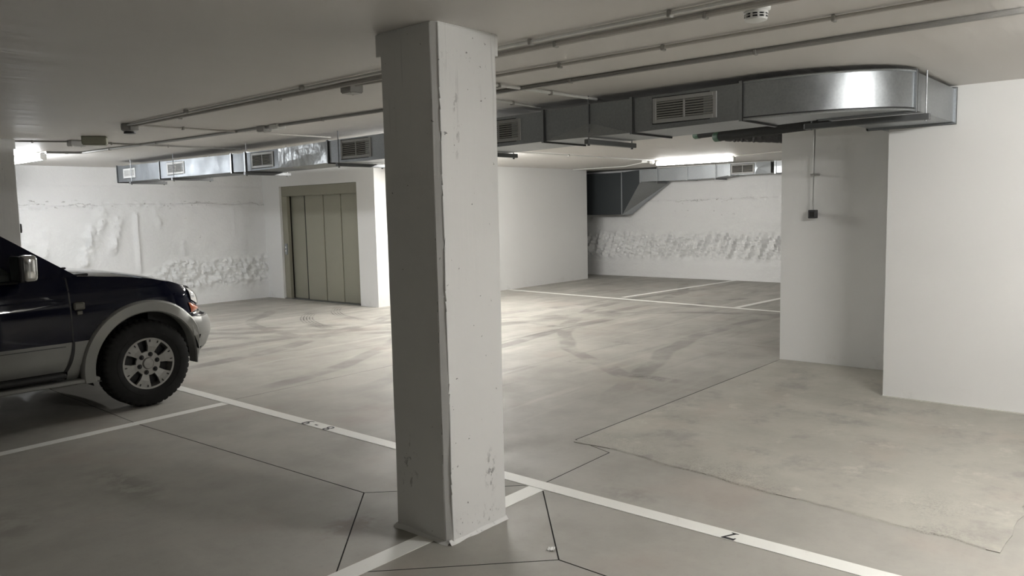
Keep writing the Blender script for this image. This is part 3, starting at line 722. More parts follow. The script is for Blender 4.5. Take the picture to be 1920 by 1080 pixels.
conduit('thin conduit from the round dark siren across to the duct', [(3.34, 7.40, zc), (5.50, 7.36, zc)], 0.008, M['conduit'], [(3.8, 7.39, zc), (4.35, 7.38, zc)])
conduit('thin grey conduit from the shaded left column to the duct past the small junction box', [(3.03, 9.62, zc), (3.55, 9.36, zc), (5.55, 9.30, zc)], 0.010, M['conduit_dark'], [(3.2, 9.54, zc), (3.95, 9.35, zc), (4.6, 9.33, zc)])
conduit('bright white ceiling conduit leading to the far right lamp', [(6.66, 7.58, zc), (9.4, 7.60, zc), (12.96, 7.60, zc)], 0.011, M['white_plastic'], [(10.3, 7.60, zc)])
conduit('white conduit along the ceiling in front of the back wall duct', [(13.05, 7.75, zc), (14.2, 9.0, zc), (14.25, 10.4, zc)], 0.009, M['white_plastic'])
conduit('thin conduit running on from the far right lamp toward the right-hand wall', [(13.20, 6.15, zc), (12.6, 4.6, zc), (12.4, 3.3, zc)], 0.009, M['conduit'])

def jbox(name, label, cat, c, sx, sy, sz, m, rz=0):
    o = MB().box((-sx/2, -sy/2, -sz), (sx/2, sy/2, 0)).build(name, m, bevel=0.006, seg=2); o.location = (c[0], c[1], H); o.rotation_euler[2] = rz
    tag(o, label, cat)
    lid = MB().box((-sx/2+0.006, -sy/2+0.006, -sz-0.006), (sx/2-0.006, sy/2-0.006, -sz+0.0005)).build('box_lid', m, o, bevel=0.002)
    for a in (-1, 1):
        MB().lathe([(0, -0.003), (0.005, -0.003), (0.005, 0.002), (0, 0.002)], 8, 'z', (0, 0, 0)).build('lid_screw', M['clip'], o).location = (a*(sx/2-0.018), a*(sy/2-0.018), -sz-0.006)
    return o
jbox('junction_box', 'grey junction box on the steel conduit left of the foreground column', 'box', (4.39, 6.93, 0), 0.10, 0.12, 0.05, M['boxgrey'])
cb = MB().box((-0.05, -0.07, -0.042), (0.05, 0.07, 0)).build('junction_box', M['white_plastic'], bevel=0.006); cb.location = (4.40, 6.72, H); tag(cb, 'pale junction box right of the grey one on the steel conduit', 'box')
MB().box((-0.042, -0.06, -0.047), (0.042, 0.06, -0.0415)).build('box_lid', M['white_plastic'], cb, bevel=0.002)
jbox('junction_box', 'grey square box on the ceiling just left of the column top', 'box', (3.45, 4.36, 0), 0.11, 0.11, 0.055, M['boxgrey'])
jbox('junction_box', 'small grey junction box near the left edge beside the olive emergency light', 'box', (3.58, 9.36, 0), 0.16, 0.12, 0.06, M['boxgrey'])
# emergency light
em = MB().box((-0.12, -0.06, -0.085), (0.12, 0.06, 0)).build('emergency_light', M['olive'], bevel=0.01, seg=2); em.location = (3.56, 8.83, H); em.rotation_euler[2] = R(-28)
tag(em, 'olive grey oblong emergency light on the ceiling at left', 'light')
MB().box((-0.11, -0.052, -0.094), (0.11, 0.052, -0.084)).build('light_cover', M['olive'], em, bevel=0.003)
# siren / detector at the end of the pipe
sr = thing('alarm_siren', 'round dark alarm siren on the ceiling at the left end of the paired pipes', 'alarm', (3.34, 7.50, H))
MB().lathe([(0, 0), (0.07, 0), (0.075, -0.02), (0.072, -0.055), (0.05, -0.07)], 24, 'z').build('siren_body', M['boxgrey'], sr, smooth=True)
MB().lathe([(0.05, -0.068), (0.052, -0.088), (0.0, -0.092)], 24, 'z').build('siren_horn', M['darkplastic'], sr, smooth=True)
MB().box((-0.03, -0.09, -0.06), (0.05, -0.06, -0.02)).build('cable_entry', M['boxgrey'], sr, bevel=0.004)
# smoke detector
sd = thing('smoke_detector', 'round white smoke detector on the ceiling at the top right', 'detector', (3.44, 1.50, H))
MB().lathe([(0, 0), (0.062, 0), (0.062, -0.016), (0.052, -0.022)], 32, 'z').build('detector_base', M['white_plastic'], sd, smooth=True)
MB().lathe([(0.05, -0.02), (0.053, -0.03), (0.050, -0.034)], 32, 'z').build('detector_collar', M['white_plastic'], sd, smooth=True)
MB().lathe([(0.040, -0.032), (0.040, -0.052), (0.0, -0.052)], 32, 'z').build('smoke_chamber', M['darkplastic'], sd, smooth=True)
for i in range(10):
    a = 2*math.pi*i/10
    MB().obox((0.046*math.cos(a), 0.046*math.sin(a), -0.043), (0.004*math.cos(a), 0.004*math.sin(a), 0), (-0.004*math.sin(a), 0.004*math.cos(a), 0), (0, 0, 0.011)).build('vent_rib', M['white_plastic'], sd)
MB().lathe([(0.050, -0.0405), (0.0515, -0.0405), (0.0515, -0.0445), (0.050, -0.0445)], 32, 'z', close=True).build('vent_ring', M['white_plastic'], sd, smooth=True)
MB().lathe([(0.050, -0.052), (0.047, -0.060), (0.030, -0.066), (0, -0.067)], 32, 'z').build('detector_cap', M['white_plastic'], sd, smooth=True)
# ball joint / cable drop beside the far right lamp
bj = MB().lathe([(0, 0), (0.04, 0), (0.05, -0.025), (0.045, -0.06), (0.02, -0.08), (0, -0.082)], 20, 'z').build('conduit_fitting', M['white_plastic'], smooth=True); bj.location = (13.02, 7.68, H)
tag(bj, 'round white conduit fitting at the left end of the far right lamp', 'fitting')
MB().box((-0.07, 0.06, -0.05), (0.07, 0.18, 0)).build('fitting_box', M['white_plastic'], bj, bevel=0.006)

# hanging switch in front of the recessed wall
hs = thing('hanging_switch', 'dark switch box hanging on a thin conduit in front of the recessed white wall', 'switch', (7.90, 2.84, 1.47))
MB().tube([(0, 0, 0.07), (0, 0.0, 0.45), (0, -0.008, 1.0)], 0.009, 8).build('conduit_drop', M['conduit_dark'], hs, smooth=True)
b_ = MB().box((-0.035, -0.038, 0), (0.035, 0.038, 0.085)).build('switch_box', M['darkplastic'], hs, bevel=0.008, seg=2)
MB().box((-0.041, -0.022, 0.02), (-0.034, 0.022, 0.065)).build('rocker', M['void'], b_, bevel=0.002)
MB().box((-0.013, -0.028, 0.42), (0.10, 0.028, 0.44)).build('pipe_clip', M['conduit_dark'], hs, bevel=0.003)
MB().box((0.034, -0.012, 0.03), (0.10, 0.012, 0.06)).build('wall_bracket', M['darkplastic'], hs)
# small switch on the shaded column
ps = MB().box((0, -0.05, -0.05), (0.055, 0.03, 0.05)).build('wall_switch', M['darkplastic'], bevel=0.006); ps.location = (3.02, 9.72, 1.54); tag(ps, 'small dark switch on the side of the shaded left column', 'switch')
MB().box((0.054, -0.035, -0.03), (0.06, 0.015, 0.03)).build('rocker', M['void'], ps, bevel=0.002)

# insulated pipes behind the duct
def pipe(label, a, b, r):
    a, b = Vector(a), Vector(b); d = (b-a).normalized(); o = MB().tube([a+d*0.07, a+(b-a)*0.5, b], r, 20).build('insulated_pipe', M['foam'], smooth=True)
    relocate(o, a); tag(o, label, 'pipe', 'black insulated pipes')
    c = MB().tube([d*0.0, d*0.012, d*0.075], [r*0.85, r*1.05, r*1.05], 20).build('end_cap', M['green'], o, smooth=True); c['label'] = 'green plastic end cap'
    return o
pipe('thick black insulated pipe with green end cap under the duct, the nearer and larger one', (7.40, 3.645, 2.30), (6.93, 2.15, 2.31), 0.047)
pipe('thinner black insulated pipe with green end cap behind the larger black pipe', (7.62, 3.985, 2.352), (7.06, 2.12, 2.37), 0.036)
fxd = []
for i in range(34):
    t = i/33; fxd.append((8.42+0.30*t, 4.02-0.62*t, 2.415-0.05*t))
o = MB().tube(fxd, [0.078+0.004*(i % 2)+0.014*noise.noise(Vector((i*0.7, 1, 1))) for i in range(34)], 18).build('flexible_duct', M['foil'], smooth=True); relocate(o, fxd[0])
tag(o, 'crinkled grey flexible duct under the ceiling behind the black pipes', 'duct')

# ------------------------------------------------------------------ tube lamps (waterproof battens)
def tube_lamp(label, p0, p1, strength, c=(1.0, 0.985, 0.95)):
    p0, p1 = Vector(p0), Vector(p1); mid = (p0+p1)/2; d = (p1-p0); L = d.length; d.normalize()
    t = thing('tube_lamp', label, 'lamp', (mid.x, mid.y, H), 'tube lamps on the ceiling', rotz=math.atan2(d.y, d.x))
    MB().box((-L/2, -0.028, -0.055), (L/2, 0.028, -0.012)).build('lamp_base', M['white_plastic'], t, bevel=0.008)
    for s in (-1, 1):
        MB().box((s*L*0.36-0.025, -0.03, -0.019), (s*L*0.36+0.025, 0.03, 0)).build('mounting_clip', M['white_plastic'], t)
        MB().box((s*L/2-0.012, -0.038, -0.108), (s*L/2+0.012, 0.038, -0.03)).build('end_piece', M['white_plastic'], t, bevel=0.006)
    prof = [(0.034*math.cos(R(a)), -0.072+0.034*math.sin(R(a))) for a in range(150, 391, 15)]
    mb = MB(); mb.grid([[(s*(L/2-0.012), y, z) for y, z in prof] for s in (-1, 1)])
    mb.build('diffuser', lamp_mat('lamp_light', strength, c), t, smooth=True)
    return t
tube_lamp('lit tube lamp at the far left, partly behind the shaded column', (3.82, 11.05, 0), (3.80, 12.60, 0), LAMP_FAR_LEFT, (0.94, 0.97, 1.0))
tube_lamp('lit tube lamp under the ceiling of the far right area', (13.10, 7.62, 0), (13.12, 6.10, 0), LAMP_FAR_RIGHT)
tube_lamp('lit tube lamp hidden behind the foreground column, the one nearest the lift corner', (9.02, 8.05, 0), (9.02, 9.5, 0), LAMP_MIDDLE)
tube_lamp('lit tube lamp hidden behind the foreground column, just behind the long duct', (6.6, 5.95, 0), (6.6, 7.4, 0), LAMP_DUCT)
tube_lamp('lit tube lamp behind the viewer on the right', (4.0, 0.22, 0), (4.0, -1.2, 0), LAMP_BEHIND)

# ------------------------------------------------------------------ scrap of paper
pp = MB(); rows = []
for i in range(7):
    rows.append([(0.04*(i/6-0.5)+0.004*noise.noise(Vector((i, j, 0))), 0.032*(j/6-0.5), 0.002+0.012*abs(noise.noise(Vector((i*0.6, j*0.6, 3))))) for j in range(7)])
o = pp.grid(rows).build('paper_scrap', M['paper']); o.location = (2.857, 2.245, 0.001); o.rotation_euler[2] = 0.5; tag(o, 'tiny crumpled white paper scrap on the floor right of the column base', 'paper')

#CAR
# ------------------------------------------------------------------ dark blue and silver off-road car
k = NT('navy_car_paint')
f = k.noise(2, 3)
k.set(Base_Color=k.mix(f, (0.0035, 0.0045, 0.014), (0.005, 0.006, 0.018)), Roughness=0.4, Specular_IOR_Level=0.0, Coat_Weight=1.0, Coat_Roughness=0.03, Coat_IOR=1.33)
M['navy'] = k.m
M['silver'] = plain('dusty_silver_car_paint', (0.27, 0.27, 0.257), 0.45, 0.35, var=0.12, scale=5)
M['chrome'] = plain('car_chrome', (0.75, 0.75, 0.74), 0.12, 1.0, var=0.03)
M['rubber'] = plain('tyre_rubber', (0.011, 0.011, 0.011), 0.85, var=0.25, bump=0.2)
M['trimblack'] = plain('black_car_trim', (0.012, 0.012, 0.013), 0.5)
M['alloy'] = plain('dusty_alloy_wheel', (0.36, 0.355, 0.34), 0.45, 0.6, var=0.2, scale=20)
k = NT('car_glass'); k.set(Base_Color=(0.66, 0.72, 0.70), Roughness=0.02, Transmission_Weight=0.9, IOR=1.45); M['glass'] = k.m
k = NT('lamp_lens'); k.set(Base_Color=(0.85, 0.86, 0.87), Roughness=0.08, Metallic=0.35, Coat_Weight=1.0); M['lens'] = k.m
k = NT('amber_lens'); k.set(Base_Color=(0.55, 0.13, 0.05), Roughness=0.12, Coat_Weight=1.0); M['amber'] = k.m
k = NT('red_lens'); k.set(Base_Color=(0.35, 0.02, 0.015), Roughness=0.15, Coat_Weight=1.0); M['red'] = k.m
M['repeater'] = plain('smoky_lens', (0.16, 0.155, 0.14), 0.15, 0.4)
M['seatcloth'] = plain('dark_seat_cloth', (0.03, 0.03, 0.032), 0.85)

CAX, CYC = 3.035, 7.635          # front axle x, car centre y (car points to +X, its right side faces the viewer)
car = thing('car', 'dark navy blue off-road car with silver lower body, nose over the white line', 'car', (CAX, CYC, 0))
def CP(mb, name, m, bevel=0, smooth=False, parent=None, seg=1, label=None):
    o = mb.build(name, m, parent or car, bevel=bevel, smooth=smooth, seg=seg)
    if label: o['label'] = label
    return o
def lerp_tab(tab, x):
    if x <= tab[0][0]: return tab[0][1]
    for (a, va), (b, vb) in zip(tab[:-1], tab[1:]):
        if x <= b:
            t = (x-a)/(b-a); t = t*t*(3-2*t)*0.4+t*0.6
            return va+(vb-va)*t
    return tab[-1][1]
TIP = [(0.30, 0.58), (0.36, 0.665), (0.46, 0.765), (0.56, 0.80), (0.62, 0.805), (0.72, 0.775), (0.76, 0.70), (0.95, 0.63), (1.05, 0.55), (1.20, 0.46)]
WID = [(0.30, 0.80), (0.38, 0.875), (0.50, 0.905), (0.66, 0.912), (0.90, 0.912), (1.04, 0.890), (1.12, 0.862), (1.20, 0.83)]
XS, PX = 0.0, 2.9                # where the nose starts to curve in plan, super-ellipse power
XR, RTIP = -3.55, -3.86
def plan(z, th):                 # th 0..pi/2 round the nose
    Lz = lerp_tab(TIP, z)-XS; wz = lerp_tab(WID, z)
    return XS+Lz*max(0, math.sin(th))**(2/PX), wz*max(0, math.cos(th))**(2/PX)
def side_s(X, z):
    wz = lerp_tab(WID, z)
    if X <= XS: return wz
    t = min(0.999, (X-XS)/(lerp_tab(TIP, z)-XS)); return wz*(1-t**PX)**(1/PX)
def shoulder(X):
    return lerp_tab([(-3.9, 1.15), (-0.7, 1.165), (-0.5, 1.165), (-0.2, 1.140), (0.05, 1.108), (0.25, 1.065), (0.42, 1.01), (0.62, 0.95)], X)
# columns along the side: straight flank then nose
colsX = [RTIP+0.0]+[XR+0.05*i for i in range(int((XS-XR)/0.05)+1)]
def body_col(key, z, zs):
    kind, v = key
    zz = min(z, 1.2)
    if kind == 'x':
        s = lerp_tab(WID, zz)
        if v < XR: s *= 0.90
        return v, s
    return plan(zz, v)
cols = [('x', v) for v in colsX]+[('t', math.pi/2*i/26) for i in range(1, 27)]
def col_sh(c): return shoulder(c[1] if c[0] == 'x' else plan(1.0, c[1])[0])
def flank(z0f, z1f, nr, sgn, off=0.0, sel=None):
    rows = []
    for c in cols:
        sh = col_sh(c); z0, z1 = z0f(c, sh), z1f(c, sh); row = []
        for j in range(nr+1):
            z = z0+(z1-z0)*j/nr; X, s = body_col(c, z, sh)
            row.append((X, -sgn*(s+off), z))
        rows.append(row)
    return rows
ARCH_R, AZ, WB = 0.50, 0.372, 2.67
def in_arch(p, r=ARCH_R): return min(math.hypot(p[0], p[2]-AZ), math.hypot(p[0]+WB, p[2]-AZ)) < r
def cut_grid(rows, keep):
    mb = MB(); mb.grid(rows); P = mb.v
    mb.f = [q for q in mb.f if keep([P[i] for i in q])]
    used = sorted({i for q in mb.f for i in q}); mp = {o: n for n, o in enumerate(used)}
    mb.v = [P[i] for i in used]; mb.f = [tuple(mp[i] for i in q) for q in mb.f]
    return mb
SPL = 0.648
for sgn in (1, -1):
    up = flank(lambda c, sh: SPL, lambda c, sh: sh, 18, sgn)
    cx_ = lambda q: sum(p[0] for p in q)/4
    noarch = lambda q: not any(in_arch(p) for p in q)
    CP(cut_grid(up, lambda q: noarch(q) and (cx_(q) > -0.60)), 'front_fender', M['navy'], smooth=True)
    fd = CP(cut_grid(up, lambda q: noarch(q) and -1.72 < cx_(q) <= -0.60), 'front_door', M['navy'], smooth=True)
    CP(cut_grid(up, lambda q: noarch(q) and -2.62 < cx_(q) <= -1.72), 'rear_door', M['navy'], smooth=True)
    CP(cut_grid(up, lambda q: noarch(q) and cx_(q) <= -2.62), 'rear_quarter', M['navy'], smooth=True)
    lo = flank(lambda c, sh: 0.42, lambda c, sh: SPL, 8, sgn, 0.006)
    CP(cut_grid(lo, lambda q: noarch(q) and -2.4 < cx_(q) < -0.66), 'lower_door_cladding', M['silver'], smooth=True)
    lo2 = flank(lambda c, sh: 0.325, lambda c, sh: SPL, 10, sgn, 0.002)
    CP(cut_grid(lo2, lambda q: noarch(q) and -0.64 <= cx_(q) < 0.3), 'fender_cladding', M['silver'], smooth=True)
    CP(cut_grid(lo2, lambda q: noarch(q) and cx_(q) < -2.45), 'rear_cladding', M['silver'], smooth=True)
    # dark sill, running board and its silver lower edge
    CP(MB().box((-2.2, -sgn*0.80-0.03, 0.34), (-0.55, -sgn*0.80+0.03, 0.45)), 'sill', M['trimblack'])
    a, b = sorted((-sgn*0.84, -sgn*0.965))
    CP(MB().box((-2.15, a, 0.375), (-0.68, b, 0.415)), 'running_board', M['trimblack'], 0.015, seg=2)
    a, b = sorted((-sgn*0.82, -sgn*0.925))
    CP(MB().prism([(-2.2, a, 0.36), (-0.42, a, 0.34), (-0.42, a, 0.305), (-2.2, a, 0.315)], (0, b-a, 0)), 'lower_sill_trim', M['silver'], 0.008)
    # wheel arch flares
    for ox in (0, -WB):
        rows = []
        a0, a1 = (-8, 205) if ox == 0 else (-20, 200)
        n = 44
        for i in range(n+1):
            a = R(a0+(a1-a0)*i/n); ca, sa = math.cos(a), math.sin(a); row = []
            deg = a0+(a1-a0)*i/n; ro = 0.552 if ox else 0.478+0.074*max(0, min(1, (deg+4)/34))
            for r, off in ((0.452, -0.10), (0.452, 0.018), (0.462, 0.030), (ro-0.015, 0.026), (ro, 0.012), (ro+0.006, -0.012)):
                X = ox+r*ca; z = max(0.30, AZ+r*sa)
                s = side_s(ox+(r if r > .5 else .5)*ca if ox == 0 else -1, max(z, 0.5))
                row.append((X, -sgn*(s+off), z))
            rows.append(row)
        mb = MB(); mb.grid(rows); CP(mb, 'wheel_arch_flare', M['silver'], smooth=True)
        # black wheel well
        rows = []
        for i in range(25):
            a = R(8+187*i/24); rows.append([(ox+0.47*math.cos(a), -sgn*q, max(0.26, AZ+0.47*math.sin(a))) for q in (0.46, 0.70, 0.875)])
        mb = MB(); mb.grid(rows)
        mb.add([(ox+0.47*math.cos(R(8+187*i/24)), -sgn*0.46, max(0.26, AZ+0.47*math.sin(R(8+187*i/24)))) for i in range(25)], [tuple(range(25))])
        CP(mb, 'wheel_well', M['trimblack'])
# bumper: wraps the nose below the lamps
rows = []
ths = [math.pi*i/48-math.pi/2 for i in range(49)]
prof = [(0.335, -0.06), (0.335, 0.0), (0.36, 0.012), (0.44, 0.02), (0.56, 0.022), (0.66, 0.02), (0.715, 0.012), (0.735, -0.004), (0.735, -0.08)]
rows = []
for th in ths:
    row = []
    for z, off in prof:
        X, s = plan(z, abs(th)); L = math.hypot(X, s); ux, us = (math.sin(abs(th)), math.cos(th))
        row.append((X+off*ux, (1 if th < 0 else -1)*(s+off*us) if th != 0 else 0.0, z))
    rows.append(row)
mb = cut_grid(rows, lambda q: sum(p[0] for p in q)/4 > 0.36 and not any(math.hypot(p[0], p[2]-AZ) < 0.455 for p in q)); CP(mb, 'front_bumper', M['silver'], smooth=True)
CP(MB().box((0.55, -0.40, 0.43), (0.765, 0.40, 0.52)), 'bumper_intake', M['trimblack'], 0.01)
# grille between the lamps
CP(MB().box((0.45, -0.42, 0.77), (0.655, 0.42, 0.945)), 'radiator_grille', M['trimblack'], 0.01)
for i in range(4): CP(MB().box((0.65, -0.41, 0.785+0.04*i), (0.668, 0.41, 0.80+0.04*i)), 'grille_bar', M['chrome'])
# lamps wrapping the corners
for sgn in (1, -1):
    def patch(zlo, zhi, t0, t1, off, nm, mt, n=12, nz=6):
        rows = []
        for i in range(n+1):
            t = i/n; th = t0+(t1-t0)*t; row = []
            for j in range(nz+1):
                z = zlo(t)+(zhi(t)-zlo(t))*j/nz; X, s = plan(z, th); bul = off*(0.3+0.7*math.sin(math.pi*j/nz)*min(1, 6*t+0.2, 6*(1-t)+0.2))
                row.append((X+bul*math.sin(th), -sgn*(s+bul*math.cos(th)), z))
            rows.append(row)
        mb = MB(); mb.grid(rows); return CP(mb, nm, mt, smooth=True)
    patch(lambda t: 0.80+0.08*(1-t)**2, lambda t: 0.985-0.035*t, 0.62, 1.20, 0.03, 'headlamp', M['lens'])
    patch(lambda t: 0.768+0.01*t, lambda t: 0.86-0.05*t, 0.52, 0.80, 0.02, 'turn_signal', M['amber'])
    patch(lambda t: 0.748, lambda t: 0.763, 0.55, 1.3, 0.012, 'lamp_trim', M['chrome'], 10, 2)
# bonnet
rows = []
for c in cols:
    if (c[0] == 'x' and c[1] < -0.56): continue
    sh = col_sh(c); X, s = body_col(c, sh, sh); row = []
    for j in range(-12, 13):
        v = j/12; e = 1-abs(v)**3.2; fx_ = min(1, max(0, (0.5-X)/0.6))
        row.append((X, -v*s, sh+0.012*(1-abs(v)**8)+0.030*e*fx_))
    rows.append(row)
mb = MB(); mb.grid(rows); bn = CP(mb, 'bonnet', M['navy'], smooth=True)
for s in (-0.42, 0.42): CP(MB().box((-0.47, s-0.015, 1.205), (-0.44, s+0.015, 1.222)), 'washer_nozzle', M['trimblack'], 0.004, parent=bn)
# cowl, wipers
CP(MB().prism([(-0.70, -0.80, 1.15), (-0.50, -0.80, 1.15), (-0.50, -0.80, 1.172), (-0.70, -0.80, 1.20)], (0, 1.60, 0)), 'cowl', M['trimblack'])
for s in (-1, 1): CP(MB().prism([(-0.62, s*0.56, 1.165), (-0.43, s*0.60, 1.165), (-0.40, s*0.79, 1.155), (-0.60, s*0.815, 1.155)], (0, 0, 0.026)), 'cowl_corner', M['trimblack'], 0.006)
for s in (-0.62, 0.05): CP(MB().tube([(-0.56, s, 1.205), (-0.60, s+0.15, 1.225), (-0.63, s+0.55, 1.24)], 0.009, 6), 'wiper', M['trimblack'])
# nose infill behind lamps
CP(MB().box((0.1, -0.70, 0.60), (0.42, 0.70, 0.93)), 'nose_core', M['trimblack'])
CP(MB().box((-3.75, -0.72, 0.30), (-0.58, 0.72, 0.42)), 'floor_pan', M['trimblack'])
# cabin
def cs(z): return 0.838-(z-1.16)*0.30
def panel(poly, sgn, th, nm, mt, bevel=0.0, off=0.0):
    mb = MB(); n = len(poly)
    P = [(X, -sgn*(cs(z)+off), z) for X, z in poly]+[(X, -sgn*(cs(z)+off-th), z) for X, z in poly]
    mb.add(P, [tuple(range(n)), tuple(range(2*n-1, n-1, -1))]+[(i, (i+1) % n, n+(i+1) % n, n+i) for i in range(n)])
    return CP(mb, nm, mt, bevel)
for sgn in (1, -1):
    panel([(-0.50, 1.155), (-0.97, 1.155), (-0.97, 1.225), (-1.06, 1.31), (-1.44, 1.64), (-1.36, 1.755)], sgn, 0.05, 'windscreen_pillar', M['navy'], 0.006)
    panel([(-1.44, 1.64), (-3.62, 1.64), (-3.70, 1.75), (-1.36, 1.755)], sgn, 0.06, 'roof_rail', M['navy'], 0.006)
    panel([(-1.66, 1.15), (-1.80, 1.15), (-1.82, 1.65), (-1.70, 1.65)], sgn, 0.05, 'door_pillar', M['navy'])
    panel([(-2.56, 1.15), (-2.70, 1.15), (-2.70, 1.65), (-2.58, 1.65)], sgn, 0.05, 'rear_pillar', M['navy'])
    panel([(-3.50, 1.15), (-3.84, 1.15), (-3.70, 1.75), (-3.46, 1.65)], sgn, 0.06, 'tail_pillar', M['navy'])
    panel([(-0.96, 1.15), (-3.52, 1.15), (-3.52, 1.66), (-1.44, 1.66), (-0.96, 1.24)], sgn, 0.006, 'side_window', M['glass'], off=-0.02)
    # belt moulding
    a = MB().tube([(-0.94, -sgn*0.852, 1.150), (-3.5, -sgn*0.852, 1.150)], 0.010, 6); CP(a, 'belt_moulding', M['trimblack'])
    # door seams lie in the gaps between panels
    for Xs, z0, z1 in ((-0.60, 0.655, 1.16), (-1.72, 0.43, 1.16), (-2.62, 0.9, 1.16)):
        rows = [[(Xs+d, -sgn*(lerp_tab(WID, z0+(z1-z0)*i/12)+0.0015), z0+(z1-z0)*i/12) for d in (-0.006, 0.006)] for i in range(13)]
        mb = MB(); mb.grid(rows); CP(mb, 'door_seam', M['trimblack'])
    rows = []
    for i in range(13):
        t = i/12; z = 0.655-0.24*t; xx = -0.60-0.06*t**2.2
        rows.append([(xx+d, -sgn*(lerp_tab(WID, z)+0.009), z) for d in (-0.018*(0.4+t), 0.010)])
    mb = MB(); mb.grid(rows); CP(mb, 'door_seam', M['trimblack'])
    # groove in the cladding
    mb = MB().box((-2.3, -sgn*0.9205-0.0015, 0.618), (-0.66, -sgn*0.9205+0.0015, 0.622)); CP(mb, 'cladding_groove', M['trimblack'])
    mb = MB().tube([(-2.1, -sgn*0.914, 0.985), (-0.75, -sgn*0.914, 0.995), (-0.64, -sgn*0.914, 0.992)], 0.006, 6); CP(mb, 'door_crease', M['navy'], smooth=True)
    # small lamp on the fender
    mk_ = CP(MB().box((-0.585, -sgn*0.921-0.012, 0.90), (-0.495, -sgn*0.921+0.012, 0.965)), 'side_repeater', M['repeater'], 0.016, seg=2)
    CP(MB().box((-0.56, -sgn*0.918-0.008, 0.86), (-0.515, -sgn*0.918+0.008, 0.895)), 'repeater_bezel', M['repeater'], 0.006, parent=mk_)
    # mirror
    mi = CP(MB().box((-0.985, -sgn*1.04-0.10, 1.165), (-0.88, -sgn*1.04+0.10, 1.365)), 'door_mirror', M['chrome'], 0.032, seg=4, smooth=True)
    CP(MB().box((-1.01, -sgn*1.03-0.105, 1.165), (-0.975, -sgn*1.03+0.105, 1.36)), 'mirror_housing', M['trimblack'], 0.014, seg=2, parent=mi)
    a, b = sorted((-sgn*0.84, -sgn*0.96)); CP(MB().box((-0.97, a, 1.18), (-0.90, b, 1.25)), 'mirror_arm', M['trimblack'], 0.008, parent=mi)
    # handle
    CP(MB().box((-1.60, -sgn*0.925-0.014, 0.99), (-1.40, -sgn*0.925+0.014, 1.03)), 'door_handle', M['chrome'], 0.008)
    # tail lamps
    a, b = sorted((-sgn*0.60, -sgn*0.835)); CP(MB().box((-3.885, a, 0.74), (-3.82, b, 0.88)), 'tail_lamp', M['red'], 0.008)
# windscreen, roof, back
rows = [[(-0.58-0.79*t+0.06*(1-(v)**2)*(1-t*0.4), v*(0.79-0.17*t), 1.185+0.575*t) for v in [j/6 for j in range(-6, 7)]] for t in [i/6 for i in range(7)]]
mb = MB(); mb.grid(rows); CP(mb, 'windscreen', M['glass'], smooth=True)
rows = [[(X, v*0.672, 1.748+0.045*(1-v*v)*min(1, (X+3.78)/0.3, (-1.30-X)/0.2+0.3)) for v in [j/8 for j in range(-8, 9)]] for X in [-1.33-0.12*i for i in range(21)]]
mb = MB(); mb.grid(rows); CP(mb, 'roof', M['navy'], smooth=True)
for s in (-0.56, 0.56): CP(MB().tube([(-1.6, s, 1.78), (-1.7, s, 1.83), (-3.3, s, 1.83), (-3.4, s, 1.78)], 0.014, 8), 'roof_rack_bar', M['silver'], smooth=True)
CP(MB().box((-3.87, -0.80, 0.45), (-3.83, 0.80, 1.16)), 'tailgate', M['navy'], 0.015)
CP(MB().prism([(-3.85, -0.78, 1.16), (-3.85, 0.78, 1.16), (-3.72, 0.62, 1.74), (-3.72, -0.62, 1.74)], (0.02, 0, 0)), 'rear_window', M['glass'])
CP(MB().box((-3.97, -0.86, 0.42), (-3.80, 0.86, 0.62)), 'rear_bumper', M['silver'], 0.03, seg=2)
# cabin interior
CP(MB().box((-1.02, -0.76, 0.85), (-0.62, 0.76, 1.14)), 'dashboard', M['trimblack'], 0.04, seg=2)
for s in (-0.40, 0.40):
    st = CP(MB().box((-1.95, s-0.25, 0.62), (-1.40, s+0.25, 0.80)), 'seat_cushion', M['seatcloth'], 0.05, seg=2)
    CP(MB().prism([(-1.95, s-0.24, 0.75), (-2.08, s-0.24, 0.75), (-2.22, s-0.22, 1.36), (-2.12, s-0.22, 1.36)], (0, 0.46, 0)), 'seat_back', M['seatcloth'], 0.03, seg=2, parent=st)
    CP(MB().box((-2.24, s-0.12, 1.38), (-2.15, s+0.12, 1.55)), 'headrest', M['seatcloth'], 0.03, seg=2, parent=st)
CP(MB().box((-3.0, -0.62, 0.70), (-2.85, 0.62, 1.35)), 'rear_seat', M['seatcloth'], 0.05, seg=2)
mb = MB(); mb.lathe([(0.17, 0.012), (0.182, 0), (0.17, -0.012), (0.158, 0)], 24, 'x', close=True).obox((0, 0, 0), (0.01, 0, 0), (0, 0.16, 0), (0, 0, 0.025))
sw = CP(mb, 'steering_wheel', M['trimblack'], smooth=True); sw.location = (-1.18, 0.40, 1.06); sw.rotation_euler = (0, R(-25), 0)
# door bodies below the windows
for sgn in (1, -1): CP(MB().box((-3.5, -sgn*0.80-0.02, 0.45), (-0.62, -sgn*0.80+0.02, 1.13)), 'door_lining', M['trimblack'])

